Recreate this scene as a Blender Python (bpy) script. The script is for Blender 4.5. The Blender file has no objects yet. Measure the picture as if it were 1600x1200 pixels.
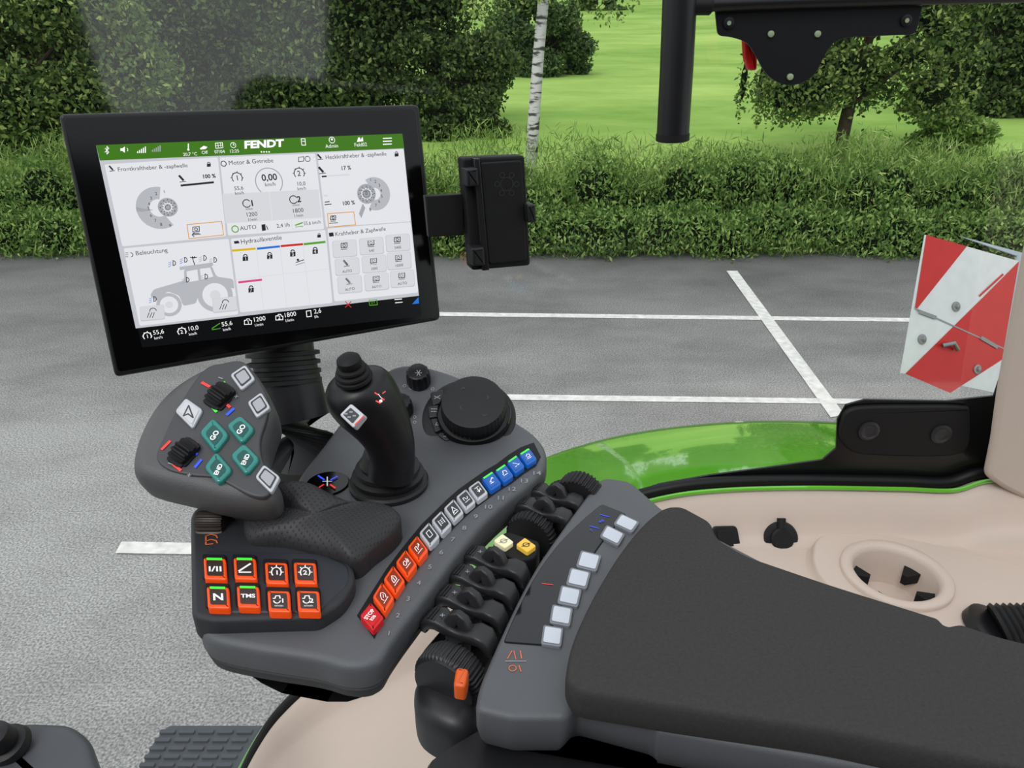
import bpy, bmesh, math, random
import numpy as np
from mathutils import Vector, Matrix
from mathutils.geometry import tessellate_polygon
ZOOM=None
random.seed(7); np.random.seed(7)
V=Vector
SC=bpy.context.scene; COL=SC.collection
F=1150.0; PI=math.pi; PIT=math.radians(26); CAM=V((0,0,3.0))
FW=V((0,math.cos(PIT),-math.sin(PIT))); UPV=V((0,math.sin(PIT),math.cos(PIT))); RT=V((1,0,0))
def ray(px,py): return FW+RT*((px-800)/F)+UPV*((600-py)/F)
def P(px,py,z):
    d=ray(px,py); return CAM+d*((z-CAM.z)/d.z)
def PY(px,py,y):
    d=ray(px,py); return CAM+d*(y/d.y)
# ---------------------------------------------------------------- materials
def lin(c):
    c=c/255.0
    return c/12.92 if c<=.04045 else ((c+.055)/1.055)**2.4
def rgb(r,g,b): return (lin(r),lin(g),lin(b),1)
MATS={}
def mat(name,col,rough=.5,metal=0,spec=.5,bump=None,vary=None,emit=None,coat=0):
    if name in MATS: return MATS[name]
    m=bpy.data.materials.new(name); m.use_nodes=True; nt=m.node_tree; b=nt.nodes['Principled BSDF']
    b.inputs['Base Color'].default_value=rgb(*col); b.inputs['Roughness'].default_value=rough
    b.inputs['Metallic'].default_value=metal; b.inputs['Specular IOR Level'].default_value=spec
    b.inputs['Coat Weight'].default_value=coat
    if emit:
        b.inputs['Emission Color'].default_value=rgb(*(emit[0])); b.inputs['Emission Strength'].default_value=emit[1]
    if bump or vary:
        tc=nt.nodes.new('ShaderNodeTexCoord')
    if vary:
        n=nt.nodes.new('ShaderNodeTexNoise'); n.inputs['Scale'].default_value=vary[0]; n.inputs['Detail'].default_value=4
        nt.links.new(tc.outputs['Object'],n.inputs['Vector'])
        r=nt.nodes.new('ShaderNodeValToRGB'); r.color_ramp.elements[0].position=.3; r.color_ramp.elements[1].position=.7
        k=vary[1]; c=rgb(*col)
        r.color_ramp.elements[0].color=tuple(x*(1-k) for x in c[:3])+(1,); r.color_ramp.elements[1].color=tuple(min(1,x*(1+k)) for x in c[:3])+(1,)
        nt.links.new(n.outputs['Fac'],r.inputs['Fac']); nt.links.new(r.outputs['Color'],b.inputs['Base Color'])
    if bump:
        kind,sc,st=bump
        bp=nt.nodes.new('ShaderNodeBump'); bp.inputs['Strength'].default_value=st; bp.inputs['Distance'].default_value=.001
        if kind=='noise':
            n=nt.nodes.new('ShaderNodeTexNoise'); n.inputs['Scale'].default_value=sc; n.inputs['Detail'].default_value=3; o=n.outputs['Fac']
            nt.links.new(tc.outputs['Object'],n.inputs['Vector'])
        else:
            bp.inputs['Distance'].default_value=.0004
            mp=nt.nodes.new('ShaderNodeMapping'); mp.inputs['Rotation'].default_value=(0,0,.78); mp.inputs['Scale'].default_value=(1,1,.0001); nt.links.new(tc.outputs['Object'],mp.inputs[0])
            n=nt.nodes.new('ShaderNodeTexVoronoi'); n.inputs['Scale'].default_value=sc; n.inputs['Randomness'].default_value=0; n.voronoi_dimensions='2D'
            nt.links.new(mp.outputs[0],n.inputs['Vector']); mr=nt.nodes.new('ShaderNodeMapRange'); mr.inputs[1].default_value=.08; mr.inputs[2].default_value=.24; mr.inputs[3].default_value=1; mr.inputs[4].default_value=0
            nt.links.new(n.outputs['Distance'],mr.inputs[0]); o=mr.outputs[0]
        nt.links.new(o,bp.inputs['Height']); nt.links.new(bp.outputs['Normal'],b.inputs['Normal'])
    MATS[name]=m; return m
M_shell=mat('console grey plastic',(84,86,89),.5,bump=('noise',1500,.25),vary=(30,.04))
M_dark=mat('dark console plastic',(46,47,50),.52,spec=.35,bump=('noise',1500,.3),vary=(20,.05))
M_black=mat('black plastic',(22,22,24),.4,spec=.4,vary=(20,.1))
M_matt=mat('matt black',(18,18,19),.6,spec=.3,vary=(20,.1))
M_gloss=mat('gloss black glass',(5,5,6),.12,spec=.35)
M_rubber=mat('black rubber',(27,27,28),.5,spec=.4,vary=(30,.1))
M_lever=mat('paddle plastic',(38,38,40),.42,spec=.45,vary=(30,.06))
M_dimple=mat('dimpled palm rubber',(44,44,46),.52,spec=.4,bump=('voronoi',320,.9))
M_grip=mat('grip grey plastic',(84,84,85),.5,bump=('noise',1200,.3),vary=(40,.05))
M_pad=mat('charcoal suede',(66,65,64),.95,spec=.08,bump=('noise',2500,.6),vary=(500,.10))
M_silver=mat('silver key',(196,199,204),.35,metal=.1)
M_keydark=mat('dark key face',(52,54,58),.35)
M_orange=mat('orange key',(232,74,14),.35,emit=((240,80,10),.22))
M_orangedk=mat('dark orange key face',(140,48,20),.3,emit=((160,40,5),.1))
M_brown=mat('dark lit key face',(58,44,40),.3)
M_red=mat('red key',(196,20,28),.35,emit=((200,10,20),.12))
M_blue=mat('blue key',(10,88,172),.35,emit=((10,90,190),.15))
M_teal=mat('teal key',(36,128,118),.2,emit=((20,120,110),.12),coat=.3)
M_tealdk=mat('teal key dark',(22,84,80),.2)
M_white=mat('white print',(235,235,235),.5,emit=((235,235,235),.25))
M_greyprint=mat('grey print',(150,152,156),.5)
M_dimprint=mat('dim print',(70,70,72),.5)
M_green=mat('green light',(60,220,60),.4,emit=((60,230,50),.6))
M_redl=mat('red light',(230,60,50),.4,emit=((240,40,30),.5))
M_bluel=mat('blue light',(40,80,240),.4,emit=((40,70,250),.6))
M_orprint=mat('orange print',(226,110,60),.5)
M_yellow=mat('yellow key',(236,190,70),.4,emit=((240,190,60),.15))
M_cream=mat('cream key',(240,235,190),.4,emit=((240,235,190),.1))
M_lcd=mat('dim segment display glass',(18,21,25),.04,spec=.6)
M_steel=mat('zinc screw',(150,150,150),.3,metal=.9)
M_beige=mat('beige cab trim',(197,180,167),.6,bump=('noise',700,.3),vary=(6,.02))
M_beige2=mat('beige cab pillar trim',(190,176,164),.6,bump=('noise',700,.3),vary=(6,.02))
M_paint=mat('green tractor paint',(98,178,48),.08,coat=1.0,vary=(5,.04))
M_seal=mat('black window seal',(12,12,13),.5,spec=.3)
M_stepm=mat('dark slate step plastic',(62,68,76),.6,vary=(20,.1))
M_redsign=mat('red reflective film',(200,28,24),.4,vary=(40,.05))
M_whitesign=mat('white reflective film',(222,226,226),.4,vary=(40,.05))
M_redp=mat('red plastic',(210,30,20),.35)
def em(name,c,s=.9):
    return mat(name,(8,8,8),.25,spec=.2,emit=(c,s))
E_bg=em('screen grey',(205,207,214)); E_tile=em('screen tile',(238,239,244)); E_green=em('screen green',(66,124,22)); E_blk=em('screen dark',(40,42,46),.9)
E_wht=em('screen white',(255,255,255),1.0); E_gry=em('screen mid grey',(172,174,182)); E_or=em('screen orange',(236,160,50)); E_yel=em('screen yellow',(230,190,20))
E_blu=em('screen blue',(40,120,220)); E_red=em('screen red',(215,45,35)); E_grn=em('screen light green',(90,170,40)); E_pnk=em('screen pink',(225,80,140)); E_lg=em('screen light grey',(224,225,230)); E_bar=em('screen bar',(12,13,16),.9)
UIM=[E_bg,E_tile,E_green,E_blk,E_wht,E_gry,E_or,E_yel,E_blu,E_red,E_grn,E_pnk,E_lg,E_bar,em('screen pale grey',(190,192,199))]
BG,TI,GR,BK,WH,GY,OR,YE,BL,RE,GN,PK,LG,BA,PG=range(15)
# ---------------------------------------------------------------- geometry helpers
class Pl:
    dh=.0008
    def __init__(s,o,n,x=None):
        s.o=V(o); s.n=V(n).normalized()
        x=V(x) if x is not None else V((1,0,0))
        s.x=(x-s.n*x.dot(s.n)).normalized(); s.y=s.n.cross(s.x)
    def w(s,a,b,h=0): return s.o+s.x*a+s.y*b+s.n*h
    def uv(s,px,py,h=0):
        d=ray(px,py); o=s.o+s.n*h; t=(o-CAM).dot(s.n)/d.dot(s.n); q=CAM+d*t-s.o
        return (q.dot(s.x),q.dot(s.y))
def HZ(z): return Pl((0,0,z),(0,0,1))
def ccw(p):
    a=sum(p[i][0]*p[(i+1)%len(p)][1]-p[(i+1)%len(p)][0]*p[i][1] for i in range(len(p)))
    return list(p) if a>0 else list(reversed(p))
def dedup(p,e=1e-5):
    out=[]
    for q in p:
        if not out or (V(q)-V(out[-1])).length>e: out.append(q)
    while len(out)>3 and (V(out[0])-V(out[-1])).length<=e: out.pop()
    return out
def inset(p,d):
    n=len(p); out=[]
    for i in range(n):
        a=V(p[i-1]); b=V(p[i]); c=V(p[(i+1)%n])
        e1=(b-a); e2=(c-b)
        if e1.length<1e-9 or e2.length<1e-9: out.append(tuple(b)); continue
        e1.normalize(); e2.normalize(); n1=V((-e1.y,e1.x)); n2=V((-e2.y,e2.x)); m=n1+n2
        if m.length<1e-6: m=n1.copy()
        m.normalize(); out.append(tuple(b+m*(d/max(.45,m.dot(n1)))))
    return out
def rnd(p,r,n=5):
    out=[]; N=len(p)
    for i in range(N):
        a=V(p[i-1][:2]); b=V(p[i][:2]); c=V(p[(i+1)%N][:2])
        rr=p[i][2] if len(p[i])>2 else r
        d1=a-b; d2=c-b; r1=min(rr,d1.length*.49); r2=min(rr,d2.length*.49)
        s=b+d1.normalized()*r1; e=b+d2.normalized()*r2
        for k in range(n+1):
            t=k/n; q=s*(1-t)**2+b*2*t*(1-t)+e*t*t; out.append((q.x,q.y))
    return out
def cat(p,n=5,closed=True):
    out=[]; N=len(p); rg=range(N) if closed else range(N-1)
    for i in rg:
        g=lambda j: V(p[j%N]) if closed else V(p[max(0,min(N-1,j))])
        a,b,c,d=g(i-1),g(i),g(i+1),g(i+2)
        for k in range(n):
            t=k/n
            out.append(tuple(.5*((2*b)+(c-a)*t+(2*a-5*b+4*c-d)*t*t+(3*b-a-3*c+d)*t**3)))
    if not closed: out.append(tuple(p[-1]))
    return out
def prof(h0,h1,b,n=4,bb=0):
    o=[(bb,h0)]
    if bb: o.append((0,h0+bb))
    o.append((0,h1-b))
    for k in range(1,n+1):
        a=k/n*PI/2; o.append((b*(1-math.cos(a)),h1-b+b*math.sin(a)))
    o.append((b+min(.0006,b*.3),h1)); return o
class MB:
    def __init__(s): s.v=[]; s.f=[]; s.m=[]
    def add(s,vs,fs,mi=0):
        o=len(s.v); s.v+= [tuple(v) for v in vs]; s.f+=[tuple(i+o for i in f) for f in fs]; s.m+=[mi]*len(fs); return s
    def prism(s,pl,poly,profile,mi=0,px=True,mitop=None,h=0,hole=None):
        if px: poly=[pl.uv(a[0],a[1],h) for a in poly]
        poly=dedup(ccw(poly)); n=len(poly); vs=[]; fs=[]
        for d,hh in profile:
            q=inset(poly,d) if d else poly
            vs+=[pl.w(a,b,hh) for a,b in q]
        for k in range(len(profile)-1):
            for i in range(n):
                j=(i+1)%n; fs.append((k*n+i,k*n+j,(k+1)*n+j,(k+1)*n+i))
        L=(len(profile)-1)*n
        if hole:
            hv=[pl.w(a,b,profile[-1][1]) for a,b in hole]; vs=vs+hv; tri=tessellate_polygon([[V((a,b,0)) for a,b in q],[V((a,b,0)) for a,b in hole]])
            fs+=[tuple(L+i for i in t) for t in tri]
            return s.add(vs,fs,mi)
        s.add(vs,fs+[tuple(reversed(range(n)))],mi)
        s.add([pl.w(a,b,profile[-1][1]) for a,b in q],[tuple(range(n))],mi if mitop is None else mitop)
        return s
    def flat(s,pl,poly,h=.0005,mi=0,px=True):
        if px: poly=[pl.uv(a,b) for a,b in poly]
        poly=ccw(poly); s.add([pl.w(a,b,h) for a,b in poly],[tuple(range(len(poly)))],mi); return s
    def line(s,pl,pts,wd,h=.0006,mi=0,px=True,closed=False):
        if px:
            k=pxs(pl,*pts[0]); wd=wd*k; pts=[pl.uv(a,b) for a,b in pts]
        if closed: pts=list(pts)+[pts[0]]
        for i in range(len(pts)-1):
            a=V(pts[i]); b=V(pts[i+1]); d=b-a
            if d.length<1e-9: continue
            d.normalize(); nn=V((-d.y,d.x))*wd/2; a=a-d*wd*.3; b=b+d*wd*.3
            s.flat(pl,[a-nn,b-nn,b+nn,a+nn],h+i*1e-6,mi,px=False)
        return s
    def ring(s,pl,c,r,wd,h=.0006,mi=0,a0=0,a1=360,n=28,px=True):
        if px: k=pxs(pl,*c); c=pl.uv(*c); r*=k; wd*=k
        vs=[];fs=[]
        for i in range(n+1):
            a=math.radians(a0+(a1-a0)*i/n); ca,sa=math.cos(a),math.sin(a)
            vs+=[pl.w(c[0]+ca*(r-wd/2),c[1]+sa*(r-wd/2),h),pl.w(c[0]+ca*(r+wd/2),c[1]+sa*(r+wd/2),h)]
        for i in range(n): fs.append((2*i,2*i+1,2*i+3,2*i+2))
        return s.add(vs,fs,mi)
    def disc(s,pl,c,r,h=.0006,mi=0,n=28,px=True):
        if px: k=pxs(pl,*c); c=pl.uv(*c); r*=k
        return s.flat(pl,[(c[0]+r*math.cos(2*PI*i/n),c[1]+r*math.sin(2*PI*i/n)) for i in range(n)],h,mi,px=False)
    def text(s,pl,t,px,py,hpx,mi=0,d=None,al='L',h=None,bold=0,sx=1,shear=0,up=None):
        if h is None: h=pl.dh
        k=pxs(pl,px,py); o=V(pl.uv(px,py)); X=V((1,0))
        if d: X=(V(pl.uv(px+d[0],py+d[1]))-o).normalized()
        Y=V((-X.y,X.x))
        if up: Y=(V(pl.uv(px+up[0],py+up[1]))-o).normalized()
        vs,fs,w=textm(t,bold,shear); sc=hpx*k/.7
        off={'L':0,'C':-w/2,'R':-w}[al]
        s.add([pl.w(*(o+X*((x+off)*sc*sx)+Y*(y*sc)),h) for x,y in vs],fs,mi); return s
    def lathe(s,o,ax,pr,seg=36,mi=0,knurl=None,ref=None,ell=1,caps=True):
        ax=V(ax).normalized(); r=V(ref) if ref else (V((1,0,0)) if abs(ax.x)<.8 else V((0,1,0)))
        x=(r-ax*r.dot(ax)).normalized(); y=ax.cross(x); vs=[];fs=[]
        if knurl: seg=knurl[0]*4
        for q in pr:
            rr,hh=q[0],q[1]; kn=len(q)>2 and q[2]
            for i in range(seg):
                a=2*PI*i/seg; k=rr
                if knurl and kn: k=rr-(knurl[1] if i%4 in(0,1) else 0)
                vs.append(V(o)+ax*hh+x*(k*math.cos(a))+y*(k*ell*math.sin(a)))
        for k in range(len(pr)-1):
            for i in range(seg):
                j=(i+1)%seg; fs.append((k*seg+i,k*seg+j,(k+1)*seg+j,(k+1)*seg+i))
        if caps:
            fs.append(tuple(reversed(range(seg)))); L=(len(pr)-1)*seg; fs.append(tuple(L+i for i in range(seg)))
        return s.add(vs,fs,mi)
    def dome(s,ring,c,steps,skirt=None,mi=0,relax=0):
        c=V(c); ring=[V(p) for p in ring]; n=len(ring); rows=[]
        for sc,dz in steps: rows.append([c+(p-c)*sc+V((0,0,dz)) for p in ring])
        cv=c+V((0,0,steps[-1][1]))
        for it in range(relax):
            Z=[[v.z for v in r] for r in rows]; cz=cv.z
            for k in range(1,len(rows)):
                for i in range(n):
                    up=Z[k+1][i] if k+1<len(rows) else cz
                    rows[k][i].z=(Z[k][(i+1)%n]+Z[k][i-1]+Z[k-1][i]+up+2*Z[k][i])/6
            cv.z=sum(v.z for v in rows[-1])/n
        if skirt: rows.insert(0,[p+V((0,0,-skirt)) for p in ring])
        vs=[v for r in rows for v in r]; fs=[]
        for k in range(len(rows)-1):
            for i in range(n):
                j=(i+1)%n; fs.append((k*n+i,k*n+j,(k+1)*n+j,(k+1)*n+i))
        vs.append(cv); L=(len(rows)-1)*n
        for i in range(n): fs.append((L+i,L+(i+1)%n,len(vs)-1))
        return s.add(vs,fs,mi)
    def tube(s,pts,rad,seg=16,mi=0,ell=1,ref=(0,0,1)):
        pts=[V(p) for p in pts]; n=len(pts)
        if not hasattr(rad,'__len__'): rad=[rad]*n
        vs=[];fs=[]
        for i,p in enumerate(pts):
            d=(pts[min(n-1,i+1)]-pts[max(0,i-1)]).normalized()
            r=V(ref); 
            if abs(r.dot(d))>.97: r=V((0,1,0)) if abs(d.y)<.9 else V((1,0,0))
            x=(r.cross(d)).normalized(); y=d.cross(x)
            for k in range(seg):
                a=2*PI*k/seg; vs.append(p+x*rad[i]*math.cos(a)+y*rad[i]*ell*math.sin(a))
        for k in range(n-1):
            for i in range(seg):
                j=(i+1)%seg; fs.append((k*seg+i,k*seg+j,(k+1)*seg+j,(k+1)*seg+i))
        fs.append(tuple(reversed(range(seg)))); fs.append(tuple((n-1)*seg+i for i in range(seg)))
        return s.add(vs,fs,mi)
    def grid(s,rows,mi=0):
        n=len(rows[0]); vs=[v for r in rows for v in r]; fs=[]
        for k in range(len(rows)-1):
            for i in range(n-1): fs.append((k*n+i,k*n+i+1,(k+1)*n+i+1,(k+1)*n+i))
        return s.add(vs,fs,mi)
    def build(s,name,mats,parent=None,sharp=38):
        off=V((0,0,0))
        if parent is not None:
            off=V(parent['base']) if 'base' in parent else V((0,0,0))
        me=bpy.data.meshes.new(name); me.from_pydata([tuple(V(v)-off) for v in s.v],[],s.f)
        if not isinstance(mats,(list,tuple)): mats=[mats]
        for m in mats: me.materials.append(m)
        me.polygons.foreach_set('material_index',s.m); me.validate(); me.update()
        me.polygons.foreach_set('use_smooth',[True]*len(me.polygons)); me.set_sharp_from_angle(angle=math.radians(sharp))
        o=bpy.data.objects.new(name,me); COL.objects.link(o)
        if parent is not None:
            o.parent=parent; o['base']=tuple(off)
        else: o['base']=(0,0,0)
        return o
def pxs(pl,px,py):
    a=V(pl.uv(px,py)); return math.sqrt((V(pl.uv(px+1,py))-a).length*(V(pl.uv(px,py+1))-a).length)
TX={}
def textm(t,bold=0,shear=0):
    key=(t,bold,shear)
    if key in TX: return TX[key]
    cu=bpy.data.curves.new('t','FONT'); cu.body=t; cu.resolution_u=3; cu.offset=bold; cu.shear=shear
    ob=bpy.data.objects.new('t',cu); COL.objects.link(ob)
    dg=bpy.context.evaluated_depsgraph_get(); me=ob.evaluated_get(dg).to_mesh()
    vs=[(v.co.x,v.co.y) for v in me.vertices]; fs=[tuple(p.vertices) for p in me.polygons]
    w=max([v[0] for v in vs],default=0)
    ob.evaluated_get(dg).to_mesh_clear(); bpy.data.objects.remove(ob); bpy.data.curves.remove(cu)
    TX[key]=(vs,fs,w); return TX[key]
def thing(name,label,cate,loc=(0,0,0),group=None):
    o=bpy.data.objects.new(name,None); COL.objects.link(o); o.location=loc; o.empty_display_size=.05
    o['label']=label; o['category']=cate; o['base']=tuple(loc)
    if group: o['group']=group
    return o
def tag(o,label,cate,group=None,kind=None):
    o['label']=label; o['category']=cate
    if group: o['group']=group
    if kind: o['kind']=kind
    return o
def quad3(c,depth):
    r=[ray(*p) for p in c]
    A=np.array([[r[0][i],-r[1][i],r[2][i]] for i in range(3)]); b=np.array([r[3][i] for i in range(3)])
    d=list(np.linalg.solve(A,b))+[1.0]; k=depth/(sum(d)/4)
    return [CAM+r[i]*d[i]*k for i in range(4)]
def qplane(c,depth):   # TL TR BR BL
    q=quad3(c,depth); x=q[1]-q[0]; n=(q[3]-q[0]).cross(x).normalized()
    if n.dot(CAM-q[0])<0: n=-n
    return Pl(q[3],n,x)
ZC=2.64
# ================================================================ MONITOR
OC=[(92,178),(655,163),(689,500),(180,590)]
pm=qplane(OC,.63); pm.dh=.0013
b0=pm.w(*pm.uv(440,560)); t=thing('touchscreen_monitor','large black touchscreen monitor lit with white tiles, mounted above the control lever','monitor',tuple(b0))
m=MB(); m.prism(pm,rnd(OC,9),prof(-.024,0,.0025,4,.003)); lo=ccw([pm.uv(*p) for p in OC])
m.prism(pm,inset(lo,.03),prof(-.05,-.023,.004),px=False); m.build('housing',M_black,t)
m=MB(); m.prism(pm,rnd([(99,184),(649,170),(682,496),(185,582)],7),[(0,-.001),(0,.0003),(.0004,.0006)]); bz=m.build('bezel_glass',M_gloss,t)
def ui(): return MB()
def lock(m,x,y,s,mi=BK,txt=None):
    m.flat(pm,[(x-s*.6,y),(x+s*.6,y-s*.1),(x+s*.6,y+s*.9),(x-s*.6,y+s)],.0011,mi); m.ring(pm,(x,y-s*.1),s*.4,s*.22,.0011,mi,0,180,10)
    if txt: m.text(pm,txt,x,y+s*.85,s*.8,TI,al='C',h=.0013)
def box(m,x,y,w,h,mi,hh=.001,r=0):
    k=-.05-.05*(y-220)/300; p=[(x-w/2,y-h/2-k*w/2),(x+w/2,y-h/2+k*w/2),(x+w/2+h*.07,y+h/2+k*w/2),(x-w/2+h*.07,y+h/2-k*w/2)]
    m.flat(pm,rnd(p,r,3) if r else p,hh,mi)
def frame(m,pts,wd,mi): m.line(pm,pts,wd,.0012,mi,closed=True)
def speedo(m,x,y,r,n,mi=BK):
    m.ring(pm,(x,y),r,1.4,.0012,mi,-40,220,16)
    for a in range(0,181,45): 
        ca,sa=math.cos(math.radians(a)),math.sin(math.radians(a)); m.line(pm,[(x+ca*r,y-sa*r),(x+ca*r*1.25,y-sa*r*1.25)],1.1,.0012,mi)
    m.text(pm,n,x,y+r*.5,r*1.0,mi,al='C',bold=.01)
def engine(m,x,y,s,n,mi=BK):
    m.line(pm,[(x-s,y-s*.5),(x-s*.5,y-s*.5),(x-s*.3,y-s*.9),(x+s*.4,y-s*.9),(x+s*.6,y-s*.4),(x+s,y-s*.4),(x+s,y+s*.6),(x-s,y+s*.7)],1.1,.0012,mi,closed=True)
    m.text(pm,n,x,y+s*.5,s*1.1,mi,al='C',bold=.01)
def pto(m,x,y,s,mi=BK):
    m.line(pm,[(x-s,y-s*.8),(x+s,y-s),(x+s,y+s*.5),(x-s,y+s*.7)],1.2,.0012,mi,closed=True); m.ring(pm,(x,y-s*.15),s*.45,1.2,.0012,mi,0,360,12)
    m.line(pm,[(x-s,y+s*1.2),(x+s,y+s*1.05)],1.1,.0012,mi)
def hitch(m,x,y,s,mi=BK):
    m.line(pm,[(x-s,y-s),(x+s*.2,y+s*.3)],s*.7,.0012,mi); m.line(pm,[(x-s*.9,y+s*.9),(x+s,y+s*.7)],1.1,.0012,mi)
m=ui(); m.flat(pm,[(150,227),(628,209),(658,494),(222,543)],.0008,BA); m.flat(pm,[(150,227),(628,209),(654,462),(212,513)],.0009,BG)
disp=m.build('display',UIM,t)
m=ui(); m.flat(pm,[(150,227),(628,209),(631,232),(156,251)],.001,GR)
m.text(pm,'FENDT',381,232,11,WH,bold=.045,shear=.12,sx=1.3)
for i in range(4): m.disc(pm,(408+i*4,237.5),1.3,.0012,WH,8)
m.line(pm,[(164,238),(170,232),(167,229),(167,241),(170,238),(164,232)],1.0,.0012,WH)
m.flat(pm,[(188,232),(191,232),(195,229),(195,239),(191,236),(188,236)],.0012,WH); m.ring(pm,(196,234),3.5,.9,.0012,WH,-50,50,8)
for x0,y0,c in((215,239,WH),(238,237,GY)):
    for i in range(5): m.line(pm,[(x0+i*3,y0-i*.1),(x0+i*3,y0-2-i*1.8)],1.6,.0012,c)
m.line(pm,[(294,233),(294,225)],1.7,.0012,WH); m.disc(pm,(294,234),1.8,.0012,WH,8)
m.text(pm,'20,7 °C',286,244,5,WH); m.text(pm,'Off',315,241,5,WH); m.text(pm,'07/04',335,240,5,WH); m.text(pm,'12:25',358,239,5,WH)
m.ring(pm,(364,227),4,.9,.0012,WH); m.line(pm,[(364,224),(364,227),(366,227)],.8,.0012,WH)
m.line(pm,[(336,224),(347,223),(348,231),(337,232)],1.0,.0012,WH,closed=True); m.line(pm,[(340,224),(341,232)],.7,.0012,WH); m.line(pm,[(344,223),(345,231)],.7,.0012,WH); m.line(pm,[(336,228),(348,227)],.7,.0012,WH)
m.flat(pm,[(312,232),(318,228),(324,230),(321,233),(313,234)],.0012,WH)
m.line(pm,[(470,217),(476,217),(477,227),(471,227)],1.1,.0012,WH,closed=True); m.line(pm,[(472,221),(476,221)],.9,.0012,WH)
m.ring(pm,(518,219),4.5,1,.0012,WH); m.disc(pm,(518,218),1.8,.0012,WH,10); m.text(pm,'Admin',518,231,5.5,WH,al='C')
m.flat(pm,[(557,222),(559,215),(562,215),(562,219),(566,214),(567,221)],.0012,WH); m.text(pm,'Feld02',563,229,5.5,WH,al='C')
for i in range(3): m.line(pm,[(598,216.5+i*4.6),(611,216+i*4.6)],1.6,.0012,WH)
m.build('header_bar',UIM,disp)
def tile(q): 
    m=ui(); m.flat(pm,rnd(q,3,3),.001,TI); return m
m=tile([(163,257),(340,246),(353,369),(191,385)])
m.text(pm,'Frontkraftheber & -zapfwelle',184,268,6.6,BK); hitch(m,175,264,4); lock(m,326,256,5)
m.text(pm,'100 %',316,279,6,BK,bold=.03); hitch(m,285,280,5); m.line(pm,[(283,290),(333,285)],3.2,.0012,BK)
m.ring(pm,(248,325),24,20,.0011,PG,75,300,30); m.disc(pm,(262,324),15,.00115,GY); m.ring(pm,(262,324),6,5,.0012,LG)
for r_ in (4,8,12): 
    for k in range(12): a=k*PI/6+r_; m.disc(pm,(262+math.cos(a)*r_,324+math.sin(a)*r_),.9,.00125,BK,6)
for i,(x,y) in enumerate(((256,302),(244,305),(236,312),(233,321),(232,328),(236,339),(243,347),(252,353),(266,355))): m.text(pm,str(i+1),x,y,5,BK,al='C')
m.flat(pm,[(212,323),(222,326),(240,328),(222,331),(213,330)],.0013,GY)
frame(m,[(292,351),(346,346),(349,367),(295,373)],1.2,OR); pto(m,306,359,5); m.line(pm,[(300,367),(313,366)],1.2,.0012,BK); m.line(pm,[(303,364),(300,367),(303,370)],1.2,.0012,BK)
m.build('tile',UIM,disp)
m=tile([(343,246),(492,240),(506,358),(356,368)])
m.flat(pm,[(347,303),(497,296),(502,340),(352,349)],.00105,LG); m.line(pm,[(420,300),(425,345)],.8,.0011,TI)
m.ring(pm,(349,256),4,1.3,.0012,BK); m.text(pm,'Motor & Getriebe',357,258,6.8,BK); m.ring(pm,(480,248.5),4,1,.0012,BK); m.line(pm,[(466,246),(474,245),(474,252),(466,253)],1,.0012,BK,closed=True)
speedo(m,370,278,8,'1'); speedo(m,467,271,8,'2')
m.ring(pm,(420,284),21,1.6,.0012,GY,-45,225); m.text(pm,'0,00',421,282,10,BK,al='C',bold=.02); m.text(pm,'km/h',422,291,6,BK,al='C')
m.text(pm,'55,6',373,297,6,BK,al='C'); m.text(pm,'km/h',374,304,5,BK,al='C'); m.text(pm,'10,0',470,290,6,BK,al='C'); m.text(pm,'km/h',471,297,5,BK,al='C')
for x,y,n in((389,319,'1'),(462,313,'2')):
    m.ring(pm,(x-4,y-1),6,1.4,.0012,BK,30,330,14); m.text(pm,n,x+2,y+3,9,BK,bold=.03); m.text(pm,'n/min',x,y+9,3.5,BK,al='C')
m.text(pm,'1200',393,338,6.5,BK,al='C'); m.text(pm,'1/min',394,345,4.6,BK,al='C'); m.text(pm,'1800',465,332,6.5,BK,al='C'); m.text(pm,'1/min',466,339,4.6,BK,al='C')
m.ring(pm,(367,358),5,1.6,.0012,GN); m.text(pm,'AUTO',375,360,6.5,BK); m.flat(pm,[(408,351),(414,350),(415,360),(409,361)],.0012,BK); m.line(pm,[(416,353),(418,359)],1.2,.0012,BK)
m.text(pm,'2,4 l/h',432,356,6,BK); m.line(pm,[(461,352),(472,348)],2,.0012,GN); m.line(pm,[(461,355),(473,353)],1,.0012,GN); m.text(pm,'55,6 km/h',474,352,5.4,BK,sx=.9); m.line(pm,[(400,349),(402,363)],.7,.0012,LG); m.line(pm,[(455,345),(457,359)],.7,.0012,LG)
m.build('tile',UIM,disp)
m=tile([(495,239),(630,233),(641,346),(509,355)])
m.text(pm,'Heckkraftheber & -zapfwelle',508,249,6.2,BK); hitch(m,500,246,4); lock(m,619,240,5); m.text(pm,'17 %',532,266,6,BK,bold=.02); hitch(m,503,267,5); m.line(pm,[(500,276),(545,273)],2.2,.0012,LG); m.line(pm,[(503,276),(509,275.6)],2.4,.00122,BK); 
m.ring(pm,(585,303),17,16,.0011,PG,-120,120,30); m.disc(pm,(572,303),15,.00115,GY); m.ring(pm,(572,303),8,1.5,.0012,TI); m.text(pm,'0',572,305,6,BK,al='C')
for r_ in (5,9,12): 
    for k in range(12): a=k*PI/6+r_; m.disc(pm,(572+math.cos(a)*r_,303+math.sin(a)*r_),.8,.00125,BK,6)
for i,(x,y) in enumerate(((578,283),(586,286),(592,292),(595,300),(596,309),(592,317),(587,323),(578,330))): m.text(pm,str(i+1),x,y,4.6,BK,al='C')
m.flat(pm,[(566,318),(570,325),(564,341),(560,334)],.0013,GY)
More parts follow.
